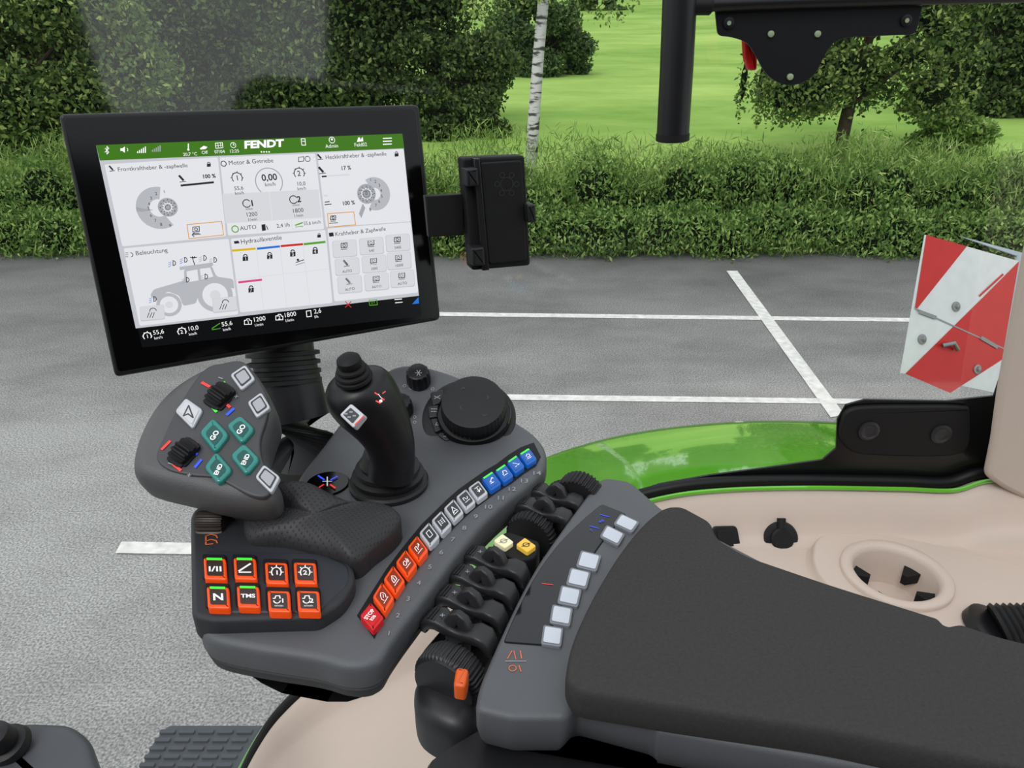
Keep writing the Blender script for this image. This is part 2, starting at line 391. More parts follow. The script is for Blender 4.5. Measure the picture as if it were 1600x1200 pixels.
m.text(pm,'100 %',534,321,6,BK,bold=.02); m.line(pm,[(507,316),(514,315)],1.4,.0012,BK); m.line(pm,[(507,320),(517,319)],1.4,.0012,BK); m.text(pm,'+/-',506,308,4,GY)
frame(m,[(511,334),(552,331),(555,351),(513,355)],1.2,OR); pto(m,520,341,4); m.line(pm,[(514,349),(527,348)],1.2,.0012,BK)
m.build('tile',UIM,disp)
m=tile([(193,388),(357,373),(372,491),(218,509)])
m.text(pm,'Beleuchtung',212,399,7,BK); m.ring(pm,(204,398),3.4,1.1,.0012,BK,-90,90,8); 
for i in range(3): m.line(pm,[(196,395+i*3),(200,395+i*3)],.9,.0012,BK)
m.flat(pm,rnd([(234,462),(240,452),(288,438),(287,421),(330,414),(338,432),(364,436),(366,452),(340,440),(312,452),(306,474),(286,478),(280,462),(262,455),(244,470)],4,3),.00105,PG)
m.flat(pm,[(291,424),(308,421),(310,438),(293,441)],.0011,TI); m.flat(pm,[(312,420),(328,418),(333,432),(314,437)],.0011,TI); m.flat(pm,[(280,417),(332,410),(333,415),(281,422)],.00112,PG)
for c,r in(((264,476),19),((336,461),27)): m.disc(pm,c,r,.00115,PG); m.disc(pm,c,r*.72,.00118,TI); m.disc(pm,c,r*.3,.0012,LG)
for x,y in((270,411),(288,406),(318,403),(334,406),(291,437),(320,432),(240,467)):
    m.ring(pm,(x,y),4,1.2,.0013,BK,-90,90,8); m.line(pm,[(x,y-4),(x,y+4)],1.1,.0013,BK); 
    for k in(-2,1,4): m.line(pm,[(x-3,y+k),(x-7,y+k+2)],.8,.0013,BL if x<290 else GY)
m.line(pm,[(300,402),(304,414)],1.3,.0013,BK)
for k in(-5,-2,2,5): m.line(pm,[(302,403),(302+k,400+abs(k)*.4)],1.3,.0013,BK)
for x,y in((237,489),(350,476)):
    box(m,x,y,38,23,BG,.00125,3); box(m,x,y-.7,37,21,LG,.0013,3); m.ring(pm,(x+2,y-3),5,1.2,.0014,BK,0,180,10)
    for k in(-4,0,4): m.line(pm,[(x+k,y-1),(x+k-3,y+7)],1,.0014,BK)
m.build('tile',UIM,disp)
m=tile([(360,373),(508,359),(519,473),(375,488)])
m.text(pm,'Hydraulikventile',376,381,7,BK); m.flat(pm,[(365,377),(372,376),(374,380),(366,381)],.0012,BK); lock(m,498,367,4.4)
for (x0,y0),(x1,y1),c in(((363,391.5),(398,388.5),YE),((402,388.5),(436,385),BL),((439,384.5),(472,381.5),RE),((475,381.5),(507,378),GN),((373,441),(408,437),PK)): m.line(pm,[(x0,y0),(x1,y1)],3.4,.0012,c)
for x,y,n in((383,401,'1'),(421,398,'2'),(457,394,'3'),(492,390,'4'),(392,450,'7')): lock(m,x,y,7,BK,n)
m.line(pm,[(462,410),(474,406)],1.3,.0012,BK); m.line(pm,[(462,414),(475,410)],1.3,.0012,GY); m.disc(pm,(465,406),2,.0012,BK,8)
for x0,y0,x1,y1 in((400,390,412,484),(437,386,448,481),(473,383,484,478)): m.line(pm,[(x0,y0),(x1,y1)],.7,.0011,LG)
m.line(pm,[(367,437),(513,420)],.7,.0011,LG)
m.build('tile',UIM,disp)
m=tile([(511,357),(641,347),(653,457),(522,471)])
m.text(pm,'Kraftheber & Zapfwelle',523,369,6.2,BK); m.flat(pm,[(513,364),(520,363),(521,369),(514,370)],.0012,BK)
tt=[['','540','540E'],['AUTO','1000','1000E'],['AUTO','AUTO','AUTO']]; cc=[[(537,388),(579,384),(620,379)],[(541,416),(583,412),(622,407)],[(545,444),(587,440),(627,435)]]
for r_ in range(3):
    for c_ in range(3):
        x,y=cc[r_][c_]; box(m,x,y+.6,38,27,BG,.00115,4); box(m,x,y,36.5,25,LG,.0012,4); 
        (pto if (c_>0 or r_==0) else hitch)(m,x,y-4,4.6); m.text(pm,tt[r_][c_],x+1,y+9.5,3.9,BK,al='C',h=.0014)
m.build('tile',UIM,disp)
m=ui()
speedo(m,230,525,6,'1',WH); speedo(m,284,518,6,'2',WH); m.line(pm,[(331,513),(343,505)],1.4,.0012,GN); m.line(pm,[(331,515),(344,513)],1.1,.0012,GN)
engine(m,387,503,5.5,'1',WH); engine(m,436,496,5.5,'2',WH); m.line(pm,[(478,486),(485,485),(486,494),(479,495)],1.1,.0012,WH,closed=True)
for a,b_,x,y in(('55,6','km/h',239,523),('10,0','km/h',293,517),('55,6','km/h',346,510),('1200','1/min',395,503),('1800','1/min',443,496),('2,6','l/h',490,490)):
    m.text(pm,a,x,y,7.0,WH); m.text(pm,b_,x+(2 if len(a)>3 else 1),y+7.2,4.4,WH)
m.line(pm,[(539,471),(548,480)],1.3,.0012,RE); m.line(pm,[(548,471),(539,480)],1.3,.0012,RE); m.line(pm,[(576,469),(588,468),(589,476),(577,477)],1.1,.0012,GN,closed=True); m.text(pm,'UT',579,475,4,GN)
m.line(pm,[(616,468),(627,467)],1.2,.0012,WH); m.line(pm,[(617,473),(628,472)],1.2,.0012,WH); m.flat(pm,[(643,475),(653,464),(654,474)],.0012,BL)
m.build('status_bar',UIM,disp)
# post: stands behind the console, ends at the back of the monitor
pb=P(478,735,ZC-.06); t=thing('monitor_post','thick black ribbed pillar holding up the touchscreen monitor behind the control lever','monitor post',tuple(pb))
def mback(px,py,h): 
    a=pm.uv(px,py,h); return pm.w(a[0],a[1],h)
top=mback(438,500,-.075); low=mback(443,560,-.070)
pts=[P(486,740,ZC-.06),P(476,705,ZC-.02)]; a=pts[-1]
pts+=[a.lerp(low,.35),a.lerp(low,.7),low,top]
m=MB(); m.tube(pts,[.042,.036,.032,.031,.030,.029],28); m.build('column',M_black,t)
d=(top-low).normalized()
for k in range(4):
    m=MB(); m.lathe(low+d*(-.022+k*.009),(top-low),[(.031,-.003),(.035,-.0025),(.035,.0012),(.031,.002)]); m.build('collar',M_rubber,t)
m=MB(); m.tube([top,mback(438,470,-.04)],.024,20); m.build('tilt_joint',M_black,t)
# phone holder
HC=[(722,247),(820,243),(829,415),(737,423)]; ph=qplane(HC,.66)
b0=ph.w(*ph.uv(780,420)); t=thing('phone_cradle','black plastic phone cradle on a flat arm at the right edge of the monitor','phone holder',tuple(b0))
m=MB(); m.prism(ph,rnd(HC,6),prof(-.016,0,.002,3)); m.build('cradle_body',M_matt,t)
m=MB(); m.prism(ph,rnd([(748,254),(814,250),(822,406),(762,412)],6),prof(-.001,.003,.0012,3)); pn=m.build('raised_panel',M_matt,t)
m=MB(); m.ring(ph,(790,287),10,1.2,.0034,0)
for k in range(6):
    a=k*PI/3; m.ring(ph,(790+15*math.cos(a),287+16*math.sin(a)),4,1.2,.0034,0,0,360,10)
m.build('gear_emblem',mat('faint emblem',(42,42,44),.5),pn)
m=MB(); m.prism(ph,[(737,247),(747,247),(762,420),(752,421)],prof(-.001,.006,.001,3)); m.build('side_rail',M_black,t)
for q in ([(722,262),(741,260),(743,288),(724,290)],[(731,384),(751,382),(753,410),(733,412)],[(817,317),(830,316),(832,344),(819,345)]):
    m=MB(); m.prism(ph,rnd(q,3),prof(-.004,.012,.002,3)); m.build('clip',M_rubber,t)
m=MB(); m.prism(ph,[(668,309),(728,306),(730,371),(674,374)],prof(-.018,-.010,.001,3)); m.build('arm',M_matt,t)
# ================================================================ CONSOLE
YH=.605
def zb(Y):
    d=Y-YH
    return 0 if d<=0 else (.53*d*d/.06 if d<.03 else .53*(d-.015))
def hitc(px,py,h=0):
    d=ray(px,py); lo,hi=.2,1.2
    for _ in range(40):
        t=(lo+hi)/2; p=CAM+d*t
        if p.z>ZC+h+zb(p.y): lo=t
        else: hi=t
    return CAM+d*lo
def tanpl(px,py,h=0,x=None):
    p=hitc(px,py,h); s=(zb(p.y+.001)-zb(p.y-.001))/.002
    return Pl(p,(0,-s,1),x)
BODY=cat([(468,742),(500,700),(545,640),(585,592),(618,571),(655,569),(705,582),(748,604),(795,648),(832,674),(853,702),(850,732),(825,757),(795,780),(757,815),(715,865),(680,912),(655,945),(632,975),(612,1003),(596,1028),(570,1040),(535,1040),(490,1028),(400,1014),(335,1000),(313,984),(312,966),(335,940),(380,890),(430,810)],4)
con=thing('control_console','grey tractor control console with arc of fourteen coloured keys, dial and orange keypad','control console',(hitc(560,850,-.05)))
def bent(profile,poly_px,name,mt,parent):
    poly=ccw([tuple(hitc(*p)[:2]) for p in poly_px]); m=MB(); m.prism(HZ(0),poly,profile,px=False)
    bm=bmesh.new(); vs=[bm.verts.new(v) for v in m.v]
    for f in m.f:
        try: bm.faces.new([vs[i] for i in f])
        except: pass
    for yy in (.6,.605,.61,.615,.62,.625,.63,.635):
        bmesh.ops.bisect_plane(bm,geom=bm.verts[:]+bm.edges[:]+bm.faces[:],plane_co=(0,yy,0),plane_no=(0,1,0))
    for v in bm.verts: v.co.z+=ZC+zb(v.co.y)
    me=bpy.data.meshes.new('x'); bm.to_mesh(me); bm.free()
    m=MB(); m.add([v.co.copy() for v in me.vertices],[tuple(p.vertices) for p in me.polygons]); return m.build(name,mt,parent)
bent([(.001,-.020),(0,-.017),(0,-.006),(.0007,-.003),(.0025,-.0008),(.005,0),(.006,0)],BODY,'console_shell',M_shell,con)
bent([(.016,-.040),(.008,-.036),(.003,-.030),(.0012,-.0225),(.003,-.0205),(.006,-.019)],BODY,'lower_shell',M_dark,con)
bent([(.05,-.062),(.034,-.057),(.022,-.048),(.015,-.039)],BODY,'underside_shell',M_black,con)
# keypad
KP=rnd([(297,800,12),(316,787,10),(350,786,6),(388,795,8),(400,842,8),(480,842,8),(548,872,14),(556,905,14),(535,940,14),(497,964,10),(330,969,12),(299,962,10)],8)
pk=HZ(ZC+.012)
m=MB(); m.prism(pk,KP,[(.002,-.024),(0,-.018),(0,-.003),(.001,-.001),(.003,0),(.004,0)]); m.build('keypad_panel',M_dark,con)
m=MB(); m.prism(pk,rnd([(316,862),(500,866),(545,885),(545,912),(520,935),(495,958),(325,958)],12),[(0,0),(.0005,.0008),(.001,.001)]); m.build('keypad_recess',mat('keypad slate',(38,41,48),.5,vary=(20,.05)),con)
GN1=[(336,888),(383,888),(432,895),(477,895),(341,933),(388,932),(436,939),(482,939)]
lg=['I/II','P','1','2','N','TMS','E1','E2']
def quadpx(c,tv,cv): 
    return [(c[0]-tv[0]/2-cv[0]/2,c[1]-tv[1]/2-cv[1]/2),(c[0]+tv[0]/2-cv[0]/2,c[1]+tv[1]/2-cv[1]/2),(c[0]+tv[0]/2+cv[0]/2,c[1]+tv[1]/2+cv[1]/2),(c[0]-tv[0]/2+cv[0]/2,c[1]-tv[1]/2+cv[1]/2)]
UPX=(-1,-20)
for i,c in enumerate(GN1):
    m=MB(); m.prism(pk,rnd(quadpx((c[0],c[1]+1),(40,1),(2,38)),6),[(0,0),(0,.002),(.001,.003)]); m.build('key_surround',M_matt,con)
    pq=HZ(ZC+.0175); m=MB(); m.prism(pq,rnd(quadpx(c,(35,1),(2,33)),4),prof(-.006,0,.0012,3)); kb=m.build('orange_key',M_orange,con)
    m=MB(); m.flat(pq,rnd(quadpx(c,(26,.6),(1.5,24)),3),.0003,0)
    if i in (0,1,4,5): m.flat(pq,quadpx((c[0]-1,c[1]-14),(24,.5),(.1,3.5)),.0004,2)
    x,y=c
    def arc(cx,cy,r,a0,a1,wd): m.line(pq,[(cx+r*math.cos(math.radians(a)),cy-r*math.sin(math.radians(a))) for a in np.linspace(a0,a1,14)],wd,.0006,1)
    if lg[i]=='I/II': m.text(pq,'I/II',x,y+6,10,1,al='C',bold=.02,up=UPX,sx=1.2)
    elif lg[i]=='P': m.line(pq,[(x-9,y+7),(x+9,y+7)],2,.0006,1); m.line(pq,[(x-9,y+5),(x+8,y-6)],3,.0006,1)
    elif lg[i] in '12':
        arc(x,y,7.5,-40,220,1.5); m.text(pq,lg[i],x,y+4,8,1,al='C',bold=.02,up=UPX)
        for a in range(0,181,45): m.line(pq,[(x+math.cos(math.radians(a))*8,y-math.sin(math.radians(a))*8),(x+math.cos(math.radians(a))*11,y-math.sin(math.radians(a))*11)],1.2,.0006,1)
    elif lg[i]=='N': m.text(pq,'N',x,y+6,13,1,al='C',bold=.03,up=UPX)
    elif lg[i]=='TMS': m.text(pq,'TMS',x,y+3,7,1,al='C',bold=.03,up=UPX)
    else:
        m.line(pq,[(x-9,y-3),(x-6,y-3),(x-5,y-7),(x+1,y-7),(x+2,y-3)],1.5,.0006,1); arc(x-3,y-1,5.5,200,340,1.5); m.text(pq,lg[i][1],x+5,y+4,8,1,al='C',bold=.02,up=UPX); m.text(pq,'n/min',x,y+10,3.6,1,al='C',up=UPX)
    m.build('legend',[M_brown,M_white,M_green],kb)
# palm rest
PR=[(382,802,.018),(394,780,.030),(414,764,.040),(446,751,.046),(484,757,.042),(518,776,.035),(552,790,.029),(585,791,.024),(614,797,.020),(627,813,.017),(611,838,.015),(583,861,.014),(556,883,.013),(520,873,.013),(450,855,.013),(388,848,.013)]
rg=[P(a,b,ZC+c) for a,b,c in PR]; rg=[V(q) for q in cat([tuple(x) for x in rg],4)]
m=MB(); m.dome(rg,P(494,822,ZC+.022),[(1,0),(.99,.002),(.965,.0045),(.93,.0065),(.88,.008),(.82,.009),(.74,.0098),(.66,.0102),(.57,.0105),(.47,.0107),(.36,.0108),(.24,.0108),(.12,.0108)],.02,relax=25); m.build('palm_rest',M_dimple,con,sharp=80)
q=P(334,815,ZC+.014); m=MB(); m.lathe(q-V((.011,0,0)),(1,0,0),[(.004,0),(.012,.001,1),(.013,.004,1),(.013,.018,1),(.012,.021,1),(.004,.022)],knurl=(22,.0012)); m.build('scroll_wheel',mat('bronze wheel',(60,52,46),.4,metal=.3),con)
m=MB(); 
for y0 in (840,848): m.line(pk,[(322,y0-1),(330,y0-4),(338,y0-2),(340,y0+2)],1.6,.0008,0)
m.line(pk,[(322,838),(322,852),(333,851)],1.6,.0008,0); m.build('orange_mark',M_orprint,con)
# arc keys
AC=[(581,963),(599,933),(616,906),(635,880),(653,857),(671,835),(690,816),(709,797),(728,780),(747,766),(768,751),(788,739),(806,725),(825,713)]
NM=[(606,991),(621,963),(637,937),(654,912),(671,887),(689,864),(707,844),(725,826),(743,808),(762,793),(781,779),(799,765),(818,752),(838,740)]
m=MB()
for i,(x,y) in enumerate(NM): m.text(tanpl(x,y),str(i+1),x,y+3,8,0,al='C')
m.build('key_numbers',M_greyprint,con)
left=[(558,962)]+[(c[0]-13+i*.1,c[1]-16+i*.2) for i,c in enumerate(AC)][1:]+[(834,692)]; right=[(845,714)]+[(c[0]+12-i*0,c[1]+17-i*.1) for i,c in reversed(list(enumerate(AC)))]+[(585,998)]
m=MB(); pz=HZ(ZC+.0002); m.prism(pz,left+right,[(0,-.003),(0,.0004),(.0004,.0008)]); m.build('key_strip',M_matt,con)
IC={1:[[(-6,6),(6,6)],[(-3,4),(-5,0),(-3,-4),(0,-6),(3,-4),(5,0),(3,4)],[(-1,1),(2,-2)]],2:[[(-6,6),(6,6)],[(-4,3),(-4,-2),(0,-6),(4,-2),(4,3),(-4,3)],[(0,-3),(0,2)]],
3:[[(-6,5),(6,5)],[(-4,2),(-6,-1),(-4,-4),(-1,-4),(1,-1),(-1,2),(-4,2)],[(3,-5),(3,2)],[(5,-3),(5,2)]],4:[[(-6,6),(6,6)],[(-5,3),(-5,-4),(-1,-4),(-1,3)],[(1,0),(5,-4)],[(3,-5),(5,-4),(5,-1)]],
5:[[(-4,-5),(4,-5),(4,5),(-4,5),(-4,-5)]],6:[[(-5,5),(-5,-5)],[(5,5),(5,-5)],[(-2,-3),(2,-3)],[(-2,0),(2,0)],[(-2,3),(2,3)]],7:[[(0,-6),(-5,5),(0,2),(5,5),(0,-6)],[(-6,7),(6,7)]],
8:[[(-6,5),(6,5)],[(-5,-4),(-2,-4),(1,2)],[(3,2),(5,-2)],[(-5,-4),(-5,1)]],9:[[(-5,-5),(5,-5)],[(0,-5),(0,4)],[(-3,1),(0,5),(3,1)],[(5,-1),(5,4)]],
10:[[(-6,5),(2,5)],[(-5,2),(4,-4),(5,-1)],[(-2,2),(-2,5)]],11:[[(-5,5),(5,5)],[(-5,3),(-1,-4),(5,-2)],[(5,-2),(5,2)]],12:[[(-5,-4),(0,0),(4,5)],[(2,5),(6,4)],[(-5,5),(-1,5)]],13:[[(-5,5),(5,5)],[(-4,2),(4,2),(4,-3)],[(-4,-1),(0,-4),(4,-3)]]}
for i,c in enumerate(AC):
    a=AC[max(0,i-1)]; b=AC[min(13,i+1)]; k=.84/(2 if 0<i<13 else 1); tv=((b[0]-a[0])*k,(b[1]-a[1])*k); f=i/13
    cv=(20-7*f,26-8*f)
    if i==0: tv=(17,-21); cv=(21,24)
    pq=HZ(ZC+.0055)
    m=MB(); m.prism(pq,rnd(quadpx(c,tv,cv),3.5),prof(-.006,0,.001,3)); 
    kind='red_key' if i==0 else 'orange_key' if i<5 else 'silver_key' if i<10 else 'blue_key'
    mm={'red_key':M_red,'orange_key':M_orange,'silver_key':M_silver,'blue_key':M_blue}[kind]; kb=m.build(kind,mm,con)
    m=MB(); s=.72; m.flat(pq,rnd(quadpx(c,(tv[0]*s,tv[1]*s),(cv[0]*s,cv[1]*s)),2.5),.0003,0)
    L=math.hypot(*tv); ux=V((tv[0]/L,tv[1]/L)); L2=math.hypot(*cv); uy=V((cv[0]/L2,cv[1]/L2)); C=V(c)
    if i==0:
        m.text(pq,'STOP',*(C-uy*1.5),5.6,1,d=tuple(ux),al='C',bold=.03); m.text(pq,'ESB',*(C+uy*6),4.6,1,d=tuple(ux),al='C',bold=.02)
    else:
        sc=L*.048
        for pl2 in IC[i]: m.line(pq,[tuple(C+ux*(a_*sc*.75)+uy*(b_*sc*.85)) for a_,b_ in pl2],.9,.0006,1)
    if i>=10: m.flat(pq,quadpx(tuple(C-uy*L2*.38),(tv[0]*.8,tv[1]*.8),(uy.x*2.6,uy.y*2.6)),.0005,2)
    face={'red_key':M_red,'orange_key':M_orangedk,'silver_key':M_keydark,'blue_key':M_blue}[kind]
    m.build('legend',[face,M_white,M_green],kb)
pq=tanpl(512,757,0); m=MB(); r=pxs(pq,512,757)*25; m.lathe(pq.o-pq.n*.001,pq.n,[(r,0),(r,.002),(r*.95,.0028)],mi=0)
for a,b,c in((((498,748),(507,754)),0,1),(((517,762),(524,767)),0,2),(((527,749),(518,754)),0,1),(((506,762),(498,767)),0,2)): m.line(pq,list(a),2.2,.0032,c)
m.line(pq,[(512,750),(512,764)],1.2,.0033,3); m.line(pq,[(505,757),(519,757)],1.2,.0034,3); m.build('round_badge',[M_gloss,M_bluel,M_redl,M_white],con)
# dial
pd=tanpl(733,652,0); k=pxs(pd,733,652)
m=MB(); m.lathe(pd.o-pd.n*.002,pd.n,[(67*k,0),(67*k,.002),(66*k,.0035),(62*k,.004)],56); m.build('dial_base',M_black,con)
pd2=tanpl(741,652,0); m=MB(); m.lathe(pd2.o,pd2.n,[(53*k,.003),(53*k,.008),(51*k,.011),(48*k,.0115)],56); m.build('dial_ring',M_gloss,con)
m=MB(); m.lathe(pd2.o,pd2.n,[(45*k,.010),(46*k,.013,1),(45*k,.025,1),(43.5*k,.0275),(40*k,.028)],knurl=(44,.0006)); dl=m.build('rotary_dial',M_rubber,con)
pt=Pl(pd2.o+pd2.n*.0282,pd2.n)
for (x,y),q in(((724,606),[(-3,2),(0,0),(3,2)]),((719,637),[(2,-3),(0,0),(2,3)]),((763,621),[(-2,-3),(0,0),(-2,3)]),((757,650),[(-3,-2),(0,0),(3,-2)])):
    m=MB(); m.line(pt,[(x+a,y+b) for a,b in q],.9,.0003,0); m.build('arrow_mark',M_dimprint,dl)
for q,tx in(([(672,613),(692,608),(695,626),(676,634)],'a'),([(668,634),(688,632),(690,650),(670,653)],'b'),([(672,654),(690,652),(697,668),(680,676)],'c'),([(683,678),(700,671),(712,682),(697,690)],'d')):
    pq=tanpl(685,650,.006); m=MB(); m.prism(pq,rnd(q,4),prof(-.004,0,.0012,3)); kb=m.build('menu_key',M_lever,con)
    cx=sum(a for a,b in q)/4; cy=sum(b for a,b in q)/4; m=MB()
    if tx=='b':
        for dx in(-4,0,4):
            for dy in(-3,1): m.line(pq,[(cx+dx-1,cy+dy),(cx+dx+1,cy+dy)],1.6,.0004,0)
    elif tx=='a': m.line(pq,[(cx-5,cy+3),(cx+4,cy-2)],1.1,.0004,0); m.line(pq,[(cx-5,cy-1),(cx+4,cy+3)],1,.0004,0)
    elif tx=='c': m.line(pq,[(cx+4,cy+2),(cx-4,cy+2),(cx-2,cy-2),(cx+3,cy-3)],1.1,.0004,0)
    else: m.line(pq,[(cx-5,cy-2),(cx+5,cy-2)],1.1,.0004,0); m.line(pq,[(cx-5,cy+2),(cx+5,cy+2)],1.1,.0004,0)
    m.build('legend',M_greyprint,kb)
for x,y in((655,592),(628,638)):
    pq=tanpl(x,y+5,0); k=pxs(pq,x,y); m=MB(); m.lathe(pq.o,pq.n,[(16*k,0),(17*k,.003,1),(16*k,.016,1),(14*k,.018),(12*k,.0185)],knurl=(14,.0012)); kb=m.build('small_knob',M_black,con)
    pt=Pl(pq.o+pq.n*.0187,pq.n); m=MB(); X,Y=x-1,y-9
    if y<600:
        for a in range(3): 
            a=a*PI/3; m.line(pt,[(X-5*math.cos(a),Y-5*math.sin(a)),(X+5*math.cos(a),Y+5*math.sin(a))],.9,.0004,0)
    else: m.line(pt,[(X-5,Y+3),(X,Y),(X-1,Y-5)],1,.0004,0); m.line(pt,[(X,Y),(X+5,Y+3)],1,.0004,0)
    m.build('legend',M_greyprint,kb)
for x,y in((632,603),(642,607),(668,580),(676,608),(620,655),(648,652),(648,660),(612,615)):
    m=MB(); pq=tanpl(x,y,.0003); m.ring(pq,(x,y),2.2,1,.0004,0,0,360,8); m.build('printed_mark',M_greyprint,con)
# ================================================================ CROSS-LEVER JOYSTICK
js=thing('thumb_joystick','black joystick with ribbed round boot standing in the middle of the grey console','joystick',tuple(hitc(608,758)))
q=hitc(608,757); m=MB(); m.lathe(q,(0,0,1),[(.034,0),(.0345,.004),(.033,.006),(.029,.007),(.0305,.009),(.031,.012),(.0265,.014),(.028,.016),(.0275,.019),(.0235,.021),(.024,.024),(.021,.028),(.019,.034)],40); m.build('boot',M_rubber,js)
J=[(610,748,.018,.0195),(613,725,.032,.0185),(613,703,.046,.0190),(604,675,.062,.0215),(588,648,.078,.0255),(570,624,.093,.0285),(556,606,.104,.0275),(549,594,.111,.0225),(546,587,.115,.013),(545,585,.116,.003)]
pts=[];rad=[]
for i in range(len(J)-1):
    for k in range(4):
        t_=k/4; a=V(P(J[i][0],J[i][1],ZC+J[i][2])); b=V(P(J[i+1][0],J[i+1][1],ZC+J[i+1][2])); pts.append(a.lerp(b,t_)); rad.append(J[i][3]*(1-t_)+J[i+1][3]*t_)
pts.append(P(545,585,ZC+.116)); rad.append(.003)
ps=[pts[max(0,i-2):i+3] for i in range(len(pts))]; pts2=[sum(x,V((0,0,0)))/len(x) for x in ps]; rs=[rad[max(0,i-2):i+3] for i in range(len(rad))]; rad=[sum(x)/len(x) for x in rs]
m=MB(); m.tube(pts2,rad,28,ref=(1,0,0)); st=m.build('stick',M_black,js)
q=P(553,590,ZC+.118); ax=V((-.1,-.25,1)); m=MB(); m.lathe(q,ax,[(.0145,0),(.014,.002),(.012,.003),(.0135,.0045),(.013,.006),(.0105,.007),(.0115,.009),(.011,.0105),(.0085,.0115),(.0095,.015),(.009,.018),(.006,.0205),(.002,.0212)],28); m.build('thumb_knob',M_matt,js)
pj=Pl(P(549,650,ZC+.114),(-.25,-.62,.74)); m=MB(); m.prism(pj,rnd([(530,648),(548,630),(569,648),(552,669)],4),prof(-.006,0,.001,3)); kb=m.build('joystick_key',M_silver,js)
m=MB(); m.flat(pj,rnd([(536,648),(548,637),(562,649),(551,662)],2),.0003,0); m.line(pj,[(555,664),(568,651)],2,.0005,1); 
for a,b in((541,647),(546,652),(549,644),(554,650)): m.line(pj,[(a-2,b),(a+2,b)],2.2,.0005,2)
m.build('legend',[M_keydark,M_redl,M_greyprint],kb)
pj2=Pl(P(592,623,ZC+.118),(.15,-.62,.74)); m=MB(); m.line(pj2,[(586,614),(590,617)],2,.0005,0); m.line(pj2,[(596,622),(600,625)],2,.0005,0); m.line(pj2,[(598,615),(602,612)],1.6,.0005,0); m.line(pj2,[(588,627),(594,630)],2.4,.0005,0); m.line(pj2,[(591,616),(597,624)],1,.0005,1); m.disc(pj2,(595,627),2.5,.0005,1); m.build('red_print',[M_redl,M_white],js)
# ================================================================ MULTIFUNCTION LEVER
lv=thing('control_lever','chunky grey multifunction lever with teal GO and END keys, left of the joystick','control lever',tuple(P(410,800,ZC+.012)))
G=Pl(P(320,680,ZC+.085),(.08,-.5,.86))
GO=cat([(322,566),(352,558),(382,560),(402,580),(425,622),(430,645),(420,675),(413,705),(424,735),(434,760),(424,784),(392,786),(340,779),(285,765),(232,752),(207,740),(201,718),(212,675),(238,628),(275,592)],5)
m=MB(); m.prism(G,GO,[(.014,-.06),(.006,-.048),(.001,-.034),(0,-.02),(.0004,-.012),(.002,-.006),(.005,-.0022),(.009,-.0004),(.011,0)]); m.build('grip',M_grip,lv)
m=MB(); m.prism(G,cat([(318,580),(350,568),(380,566),(400,588),(420,625),(418,655),(408,690),(412,722),(428,752),(420,776),(392,776),(340,750),(300,745),(262,735),(245,715),(258,680),(280,635)],5),[(0,-.002),(.0004,.0008),(.001,.0014),(.002,.0016)]); m.build('key_panel',mat('key panel grey',(64,65,67),.5,vary=(20,.05)),lv)
m=MB(); m.tube([P(446,812,ZC+.006),P(428,796,ZC+.014),P(408,782,ZC+.020),P(385,768,ZC+.026)],[.022,.024,.024,.022],28); m.build('stem',M_dark,lv)
G2=Pl(G.o+G.n*.004,G.n,G.x)
for j,q in enumerate(([(359,585),(383,569),(399,592),(377,610)],[(386,628),(408,612),(423,637),(401,653)],[(273,642),(290,621),(317,640),(301,670)],[(398,745),(412,725),(438,745),(424,771)])):
    m=MB(); m.prism(G2,rnd(q,5),prof(-.004,0,.001,3)); kb=m.build('silver_key',M_silver,lv)
    c=V((sum(a for a,b in q)/4,sum(b for a,b in q)/4)); m=MB()
    if j!=2: m.flat(G2,rnd([tuple(c+(V(p)-c)*.74) for p in q],3),.0003,1); m.flat(G2,rnd([tuple(c+(V(p)-c)*.58) for p in q],3),.0004,0)
    else: m.flat(G2,rnd([tuple(c+(V(p)-c)*.74) for p in q],3),.0003,2); m.line(G2,[(295,634),(287,650),(294,647),(302,653)],1.8,.0005,1,closed=True)
    m.build('legend',[mat('key grey face',(170,172,176),.4),M_keydark,mat('key light face',(205,206,208),.4)],kb)
for q,tx,dd in(([(311,676),(333,652),(359,680),(336,709)],'GO',(10,-15)),([(353,665),(375,648),(399,671),(378,695)],'GO',(10,-15)),([(318,730),(338,705),(364,735),(342,758)],'END',(8,-16)),([(359,712),(381,692),(407,718),(385,744)],'END',(8,-16))):
    m=MB(); m.prism(G2,rnd(q,8),prof(-.004,.001,.002,4)); kb=m.build('teal_key',M_teal,lv)
    c=V((sum(a for a,b in q)/4,sum(b for a,b in q)/4)); m=MB(); m.flat(Pl(G2.o+G2.n*.001,G2.n),rnd([tuple(c+(V(p)-c)*.62) for p in q],6),.0003,0)
    m.text(Pl(G2.o+G2.n*.001,G2.n),tx,c.x+4,c.y+3,7.5 if tx=='GO' else 6.5,1,d=dd,al='C',bold=.03); m.build('legend',[M_tealdk,M_white],kb)
for x,y in((343,617),(287,705)):
    m=MB(); m.prism(G2,rnd([(x-22,y-2),(x,y-26),(x+22,y+2),(x,y+26)],8),[(0,-.004),(.0004,-.001),(.0008,-.001)]); m.build('wheel_well',M_matt,lv)
    o=G2.w(*G2.uv(x,y)); a_=V(G2.uv(x-13,y-9)); b_=V(G2.uv(x+13,y+9)); ax=(G2.w(*b_)-G2.w(*a_)); L=ax.length
    m=MB(); m.lathe(o-ax.normalized()*L*.45-G2.n*.005,ax,[(.004,0),(.011,.001,1),(.012,L*.2,1),(.012,L*.7,1),(.011,L*.88,1),(.004,L*.9)],knurl=(14,.002)); m.build('thumb_wheel',M_matt,lv)
def stripes(lst,mt):
    for a,b in lst: m=MB(); m.line(G2,[a,b],4,-.0016,0); m.build('light_bar',mt,lv)
